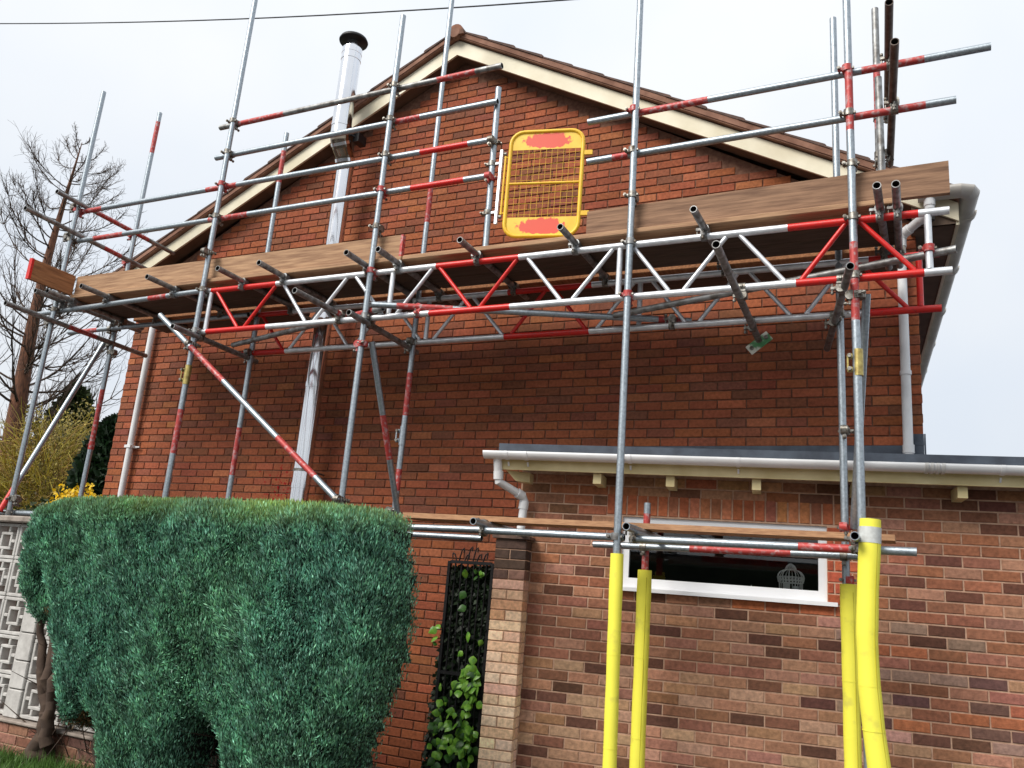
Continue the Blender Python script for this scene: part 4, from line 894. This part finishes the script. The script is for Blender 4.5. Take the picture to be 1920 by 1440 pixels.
# stems
for pts, r in (([(-5.86, -1.93, .1), (-5.88, -1.93, .5), (-5.98, -1.92, .9), (-6.06, -1.90, 1.40)], [.06, .05, .04, .03]), ([(-5.84, -1.95, .35), (-5.97, -1.97, .7), (-6.12, -1.95, 1.05), (-6.17, -1.93, 1.35)], [.05, .035, .028, .02]), ([(-5.80, -1.96, .3), (-5.82, -1.98, .6), (-5.90, -1.96, .95), (-5.97, -1.92, 1.3)], [.05, .035, .03, .02]),
               ([(-5.22, -1.93, .1), (-5.28, -1.95, .45), (-5.36, -1.95, .9)], [.06, .05, .03]), ([(-4.12, -1.88, .1), (-4.15, -1.88, .5), (-4.1, -1.88, 1.0)], [.06, .05, .04]), ([(-5.93, -1.95, .1), (-5.90, -1.95, .25), (-5.86, -1.94, .42)], [.075, .068, .05])):
    P_ = [Vector(p) for p in pts]; Q_ = []; R_ = []
    for i in range(len(P_) - 1):
        for k in range(5): t_ = k / 5; Q_.append(P_[i].lerp(P_[i + 1], t_) + Vector((random.gauss(0, .010), random.gauss(0, .010), 0))); R_.append((r[i] * (1 - t_) + r[i + 1] * t_) * random.uniform(.93, 1.06))
    Q_.append(P_[-1]); R_.append(r[-1]); pts, r = Q_, R_
    g = MB(); g.tube(pts, r, BARK, n=9, hollow=False); obj('stem', g, hedge)
# grass tufts and low plants by the wall foot
n = 9000; gx_ = rng.uniform(-7.4, -5.2, n); gy_ = rng.uniform(-2.9, -1.9, n); hh = rng.uniform(.03, .12, n) * (1 + .5 * fnoise(gx_, gy_, 6, 5)); hh = np.clip(hh, .015, .2)
p = np.stack([gx_, gy_, np.full(n, .15)], 1); a = rng.uniform(0, 6.28, n); sd_ = np.stack([np.cos(a), np.sin(a), 0 * a], 1) * .004; ln_ = rng.normal(0, .35, (n, 3)) * hh[:, None]; ln_[:, 2] = hh
V = np.stack([p - sd_, p + sd_, p + ln_], 1).reshape(-1, 3); F = np.arange(n * 3).reshape(-1, 3)
c = np.array([.08, .17, .03]) * rng.uniform(.5, 1.4, (n, 1)); o = bpy.data.objects.new('grass', fastmesh('grass', V - np.array([-6.3, -2.4, .15]), F, [LEAF], c)); link(o, None, (-6.3, -2.4, .15)); tag(o, 'fresh green grass at the foot of the garden wall', 'grass', kind='stuff')

# ------------------------------------------------------------------ wrought iron side gate with ivy
IY = -.46
ig = thing('iron_gate', 'narrow black wrought iron gate with scroll top beside the pale pillar', 'gate', (-3.26, IY, .1))
IX0, IX1 = -3.445, -3.055
g = MB()
for x_ in (IX0, IX1): g.box((x_ - .012, IY - .012, .1), (x_ + .012, IY + .012, 1.85), BLACK)
for z_ in (.2, 1.0, 1.845): g.box((IX0 + .012, IY - .0115, z_ - .012), (IX1 - .012, IY + .0115, z_ + .012), BLACK)
obj('frame', g, ig)
for i in range(6):
    x_ = IX0 + (i + 1) * (IX1 - IX0) / 7; g = MB(); g.tube([(x_, IY, .21), (x_, IY, 1.84)], .007, BLACK, n=8, hollow=False); obj('bar', g, ig)
for i, (x_, s_, h_) in enumerate(((-3.385, -1, .06), (-3.36, 1, .10), (-3.31, 1, .055), (-3.285, 1, .115), (-3.235, 1, .11), (-3.20, 1, .06), (-3.145, 1, .07))):
    g = MB(); P = [(x_, IY, 1.855)]
    for q in range(1, 10): P.append((x_ + s_ * (.012 * q / 3 + (.03 * math.sin(q * .35)) * (q > 5) * .5), IY, 1.855 + h_ * min(1, q / 6) ** .8 - (max(0, q - 6) * .012)))
    g.tube(P, .0058, BLACK, n=7, hollow=False); obj('scroll', g, ig)
ivy = thing('ivy_plant', 'glossy green ivy growing through the black iron gate', 'ivy', (-3.27, -.30, .1))
g = MB(); n = 9000
x = rng.uniform(-3.53, -3.045, n); z = rng.uniform(.1, 1.83, n); k = x > -3.44 - .09 * np.clip((1.7 - z) / 1.2, 0, 1); x, z = x[k], z[k]; n = len(x)
y = rng.uniform(-.445, -.33, n)
def leaves(p, size, col, up=.2, droop=.8):
    n = len(p); d = rng.normal(0, .6, (n, 3)); d[:, 2] -= droop; d[:, 1] -= .25; d /= np.linalg.norm(d, axis=1, keepdims=True)
    s = np.cross(d, np.array([0, -1, up]) + rng.normal(0, .4, (n, 3))); s /= np.linalg.norm(s, axis=1, keepdims=True); L = size * rng.uniform(.6, 1.3, n)
    V = np.stack([p, p + d * (L * .45)[:, None] + s * (L * .36)[:, None], p + d * L[:, None], p + d * (L * .45)[:, None] - s * (L * .36)[:, None]], 1).reshape(-1, 3)
    return V, np.arange(n * 4).reshape(-1, 4)
V, F = leaves(np.stack([x, y, z], 1), .045, None); c = np.array([.008, .022, .005]) * rng.uniform(.3, 1.6, (n, 1))  # leaves coloured near black for the dark behind the gate
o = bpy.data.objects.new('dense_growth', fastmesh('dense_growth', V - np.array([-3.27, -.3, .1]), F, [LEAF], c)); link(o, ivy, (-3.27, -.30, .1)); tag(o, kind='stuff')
g = MB(); g.box((-3.47, -.385, .1), (-3.05, -.30, 1.80), CORE); obj('dark_backing', g, ivy)  # plain near-black box added as shade behind the gate, no stems
def leafmesh(m):
    g = MB(); L, Wd = 1, .36
    pr = [(0, 0), (.14, .22), (.34, Wd), (.58, .30), (.82, .14), (1, 0)]
    v = [Vector((0, .02, -t)) + Vector((0, -.10 * math.sin(t * 3.1), 0)) for t, _ in pr]; l_ = [Vector((-w_, .05 * (w_ > 0), -t)) for t, w_ in pr[1:-1]]; r_ = [Vector((w_, .05 * (w_ > 0), -t)) for t, w_ in pr[1:-1]]
    vs = v + l_ + r_; f = []
    for k in range(5):
        a = [k, k + 1] + ([6 + k] if k < 4 else []) + ([6 + k - 1] if k > 0 else []); f.append(tuple(a)); b = [k + 1, k] + ([10 + k - 1] if k > 0 else []) + ([10 + k] if k < 4 else []); f.append(tuple(b))
    g.add(vs, f, m, True); return g.mesh('leaf')
LM = [leafmesh(IVY), leafmesh(IVYD)]
spots = []
def cluster(cx, cz, sx, sz, n):
    for i in range(n): spots.append((random.gauss(cx, sx), random.gauss(cz, sz)))
cluster(-3.15, .90, .05, .085, 48); cluster(-3.18, .50, .08, .10, 52); cluster(-3.37, .60, .05, .18, 26); cluster(-3.25, .40, .10, .12, 16); cluster(-3.18, 1.74, .07, .02, 5); cluster(-3.48, 1.24, .015, .05, 4); cluster(-3.2, 1.4, .1, .2, 6)
for i, (x_, z_) in enumerate(spots):
    x_ = min(-3.085, max(-3.49, x_)); z_ = min(z_, 1.77); s_ = random.uniform(.05, .09)
    copy_mesh('leaf', LM[0 if random.random() < .72 else 1], ivy, (x_, random.uniform(-.50, -.475), z_ + s_ / 2), (random.uniform(-1.0, .2), random.gauss(.2, .8), random.uniform(-.9, .9)), None, (s_ * 1.15, s_, s_))

# ------------------------------------------------------------------ trees on the left
def bez(p, d, L, n, curl, wob):
    P = [np.array(p, float)]; d = np.array(d, float); d /= np.linalg.norm(d)
    for i in range(n): P.append(P[-1] + d * L / n); d = d + np.array([0, 0, curl]) / n + rng.normal(0, wob, 3); d /= np.linalg.norm(d)
    return P
def sweep(polys, sides=4):
    """polys: list of (points, r0, r1) -> arrays"""
    V = []; F = []; o = 0
    for P, r0, r1 in polys:
        P = np.array(P); n = len(P); T = np.gradient(P, axis=0); T /= np.linalg.norm(T, axis=1, keepdims=True) + 1e-9
        ref = np.array([.31, .77, .55]); u = np.cross(T, ref); u /= np.linalg.norm(u, axis=1, keepdims=True) + 1e-9; v = np.cross(T, u); r = np.linspace(r0, r1, n)[:, None]
        for k in range(sides): a = 2 * math.pi * k / sides; V.append(P + (u * math.cos(a) + v * math.sin(a)) * r)
        for k in range(sides):
            k2 = (k + 1) % sides
            for i in range(n - 1): F.append((o + k * n + i, o + k * n + i + 1, o + k2 * n + i + 1, o + k2 * n + i))
        o += n * sides
    return np.concatenate(V), np.array(F)
def bare_tree(name, label, base, H, r, prof, nb, twigs, m_t=BARKR, m_b=BARK, z0=.15, up=.5, group=None, lean=(0, 0)):
    t = thing(name, label, 'tree', base, group); base = np.array(base, float)
    tp = [base + np.array([lean[0] * f + .12 * math.sin(f * 7), lean[1] * f + .1 * math.cos(f * 5), H * f]) for f in np.linspace(0, 1, 16)]
    V, F = sweep([(tp, r, r * .03)], 10); o = bpy.data.objects.new('trunk', fastmesh('trunk', V - base, F, [m_t], smooth=True)); link(o, t, base)
    po = []
    for i in range(nb):
        f = z0 + (1 - z0) * (i + rng.random()) / nb; p0 = tp[0] + (tp[-1] - tp[0]) * f; j = min(14, int(f * 15)); p0 = tp[j] + (tp[j + 1] - tp[j]) * (f * 15 - j)
        a = rng.uniform(0, 6.28); L = prof(f) * rng.uniform(.75, 1.1); d = (math.cos(a), math.sin(a), rng.uniform(-.1, .5)); rb = max(.010, r * .17 * (1 - f * .75))
        P = bez(p0, d, L, 8, up, .045); po.append((P, rb, .008))
        for q in range(twigs):
            k = rng.integers(2, 9); b = rng.uniform(0, 6.28); d2 = np.array(P[k]) - np.array(P[k - 1]); d2 = d2 / np.linalg.norm(d2) + rng.normal(0, .42, 3); L2 = L * rng.uniform(.2, .42)
            Q = bez(P[k], d2, L2, 5, up * .9, .1); po.append((Q, max(.0065, rb * .4), .0042))
            for w2 in range(4):
                k2 = rng.integers(1, 6); d3 = np.array(Q[k2]) - np.array(Q[k2 - 1]); d3 = d3 / (np.linalg.norm(d3) + 1e-9) + rng.normal(0, .7, 3)
                po.append((bez(Q[k2], d3, L2 * rng.uniform(.25, .55), 3, .2, .15), .0048, .0034))
    V, F = sweep(po, 3); o = bpy.data.objects.new('crown', fastmesh('crown', V - base, F, [m_b])); link(o, t, base); return t
bare_tree('bare_tree', 'tall leafless tree with reddish trunk behind the left scaffold end', (-25.9, 10.45, 0), 15.6, .42, lambda f: 4.7 * (1 - f) ** .45 * min(1, f * 5) if f > .25 else 3.2, 80, 18, lean=(.15, 0), up=1.3)
bare_tree('bare_tree', 'small pale leafless tree far off beside the house corner', (-28.9, 22, 0), 9.5, .16, lambda f: 2.4 * (1 - f) ** .5, 36, 8, mat('pale_bark', (.30, .25, .2), .9), mat('pale_twig', (.32, .27, .22), .9), up=.6)
def blob(t, name, centre, rad, n, size, col, base, squash=1, droop=.2, vary=.5):
    u = rng.normal(0, 1, (n, 3)); u /= np.linalg.norm(u, axis=1, keepdims=True); rr = rng.uniform(.55, 1.0, n) ** .5
    bump_ = 1 + .18 * np.sin(u[:, 0] * 7 + u[:, 2] * 5) + .12 * np.sin(u[:, 1] * 9 + u[:, 0] * 4)
    p = np.array(centre) + u * rr[:, None] * bump_[:, None] * np.array(rad)
    V, F = leaves(p, size, None, droop=droop); c = np.array(col) * rng.uniform(1 - vary, 1 + vary, (n, 1))
    o = bpy.data.objects.new(name, fastmesh(name, V - np.array(base), F, [LEAF], c)); link(o, t, base); tag(o, kind='stuff'); return o
# willow: yellow ochre haze of shoots
B = (-19.6, 7.4, 0); t = thing('willow_shrub', 'broad yellow ochre willow of fine bare shoots behind the garden wall', 'shrub', B); po = []
for i in range(2600):
    a = rng.uniform(0, 6.28); f = rng.random(); q = rng.random() ** .5
    p0 = np.array(B) + np.array([math.cos(a) * 1.5 * q, math.sin(a) * 1.3 * q, rng.uniform(.8, 5.0) * (1 - .25 * q)]); d = (math.cos(a) * .8 + rng.normal(0, .5), math.sin(a) * .8, rng.uniform(-.1, 1.2)); po.append((bez(p0, d, rng.uniform(.5, 1.3), 4, rng.uniform(-1.2, .6), .18), .012, .006))
V, F = sweep(po, 3); c = np.repeat(np.where(rng.random((len(po), 1)) < .55, np.array([[.48, .40, .07]]), np.array([[.40, .26, .08]])) * rng.uniform(.6, 1.4, (len(po), 1)), len(F) // len(po), 0)
o = bpy.data.objects.new('crown', fastmesh('crown', V - np.array(B), F, [LEAF], c)); link(o, t, B)
blob(t, 'inner_haze', (B[0], B[1] + .2, 2.9), (1.45, 1.1, 2.4), 14000, .07, (.26, .21, .045), B, vary=.7)
V, F = sweep([(bez(B, (.1 * k, .05, 1), 2.6, 5, .2, .05), .1, .04) for k in (-2, -1, 1, 2)], 7); o = bpy.data.objects.new('trunk', fastmesh('trunk', V - np.array(B), F, [BARK])); link(o, t, B)
def conifer(label, B, H, rad, n, col, size=.2):
    t = thing('evergreen_tree', label, 'tree', B, 'evergreens behind the garden wall'); f = rng.random(n) ** .75; a = rng.uniform(0, 6.28, n); q = rng.uniform(.5, 1, n) ** .5 * (1 + .15 * np.sin(a * 5 + f * 22))
    rr = rad * np.clip((1 - f) * 1.5, 0, 1) ** .6 * q; p = np.array(B) + np.stack([np.cos(a) * rr, np.sin(a) * rr, f * H], 1)
    V, F = leaves(p, size, None, droop=-.5); c = np.array(col) * rng.uniform(.5, 1.6, (n, 1)); o = bpy.data.objects.new('crown', fastmesh('crown', V - np.array(B), F, [LEAF], c)); link(o, t, B)
    V, F = sweep([([B, (B[0], B[1], H * .9)], .14, .03)], 8); o = bpy.data.objects.new('trunk', fastmesh('trunk', V - np.array(B), F, [BARK])); link(o, t, B)
conifer('dark pointed evergreen rising behind the ochre willow', (-24.6, 11.5, 0), 7.0, 1.5, 14000, (.030, .045, .012), .26)
conifer('low dark evergreen bush against the left house corner', (-13.9, 4.6, 0), 4.3, .95, 14000, (.010, .028, .009), .16)
B = (-13.3, 3.6, 0); t = thing('forsythia_bush', 'bright yellow flowering bush by the house corner', 'shrub', B); blob(t, 'flowers', (B[0], B[1], 2.35), (.55, .4, .55), 1800, .07, (.72, .48, .01), B); V, F = sweep([(bez(B, (.12 * k, 0, 1), 2.4, 5, .1, .05), .02, .008) for k in (-2, -1, 0, 1, 2)], 5); o = bpy.data.objects.new('stems', fastmesh('stems', V - np.array(B), F, [BARK])); link(o, t, B)
B = (-15.5, 4.3, 0); t = thing('low_shrub', 'low dark green shrub row just above the garden wall coping', 'shrub', B); blob(t, 'leaves', (B[0] - .3, B[1], 1.4), (2.2, .5, 1.2), 8000, .12, (.035, .05, .014), B); V, F = sweep([(bez(B, (.3 * k, 0, 1), 1.4, 4, .1, .05), .03, .01) for k in (-2, -1, 0, 1, 2)], 5); o = bpy.data.objects.new('stems', fastmesh('stems', V - np.array(B), F, [BARK])); link(o, t, B)
# across the street (seen only as a reflection in the window)
B = (3, -30, 0); t = thing('street_hedge', 'dark hedge across the street mirrored in the window', 'hedge', B); g = MB(); g.cbox((-40, -31, 0), (50, -29.5, 3.6), mat('hedge_mass', (.03, .045, .02), .95, 0, nscale=3, col2=(.012, .02, .01), bump=1, bscale=6), .2); obj('foliage', g, t)
for i, (x_, h_, lb) in enumerate(((-24, 13, 'farthest left leafless street tree opposite'), (-15, 12, 'second leafless street tree from the left opposite'), (-6, 11, 'leafless street tree opposite the hedge'), (2, 14, 'leafless street tree opposite the pale pillar'), (9, 12, 'leafless street tree opposite the window'), (18, 13, 'farthest right leafless street tree opposite'))): bare_tree('bare_tree', lb, (x_, -33 - (i % 2) * 2, 0), h_, .3, lambda f: 4.4 * (1 - f) ** .5, 34, 8, group='leafless trees across the street')
# ------------------------------------------------------------------ overhead cable
g = MB(); a, b = Vector((-34, 8.45, 21.0)), Vector((6, 8.45, 12.5)); g.tube([a.lerp(b, i / 24) - Vector((0, 0, .55 * math.sin(math.pi * i / 24))) for i in range(25)], .018, CABLE, n=6, hollow=False); tag(obj('overhead_cable', g), 'thin dark overhead cable crossing the sky at upper left', 'cable')
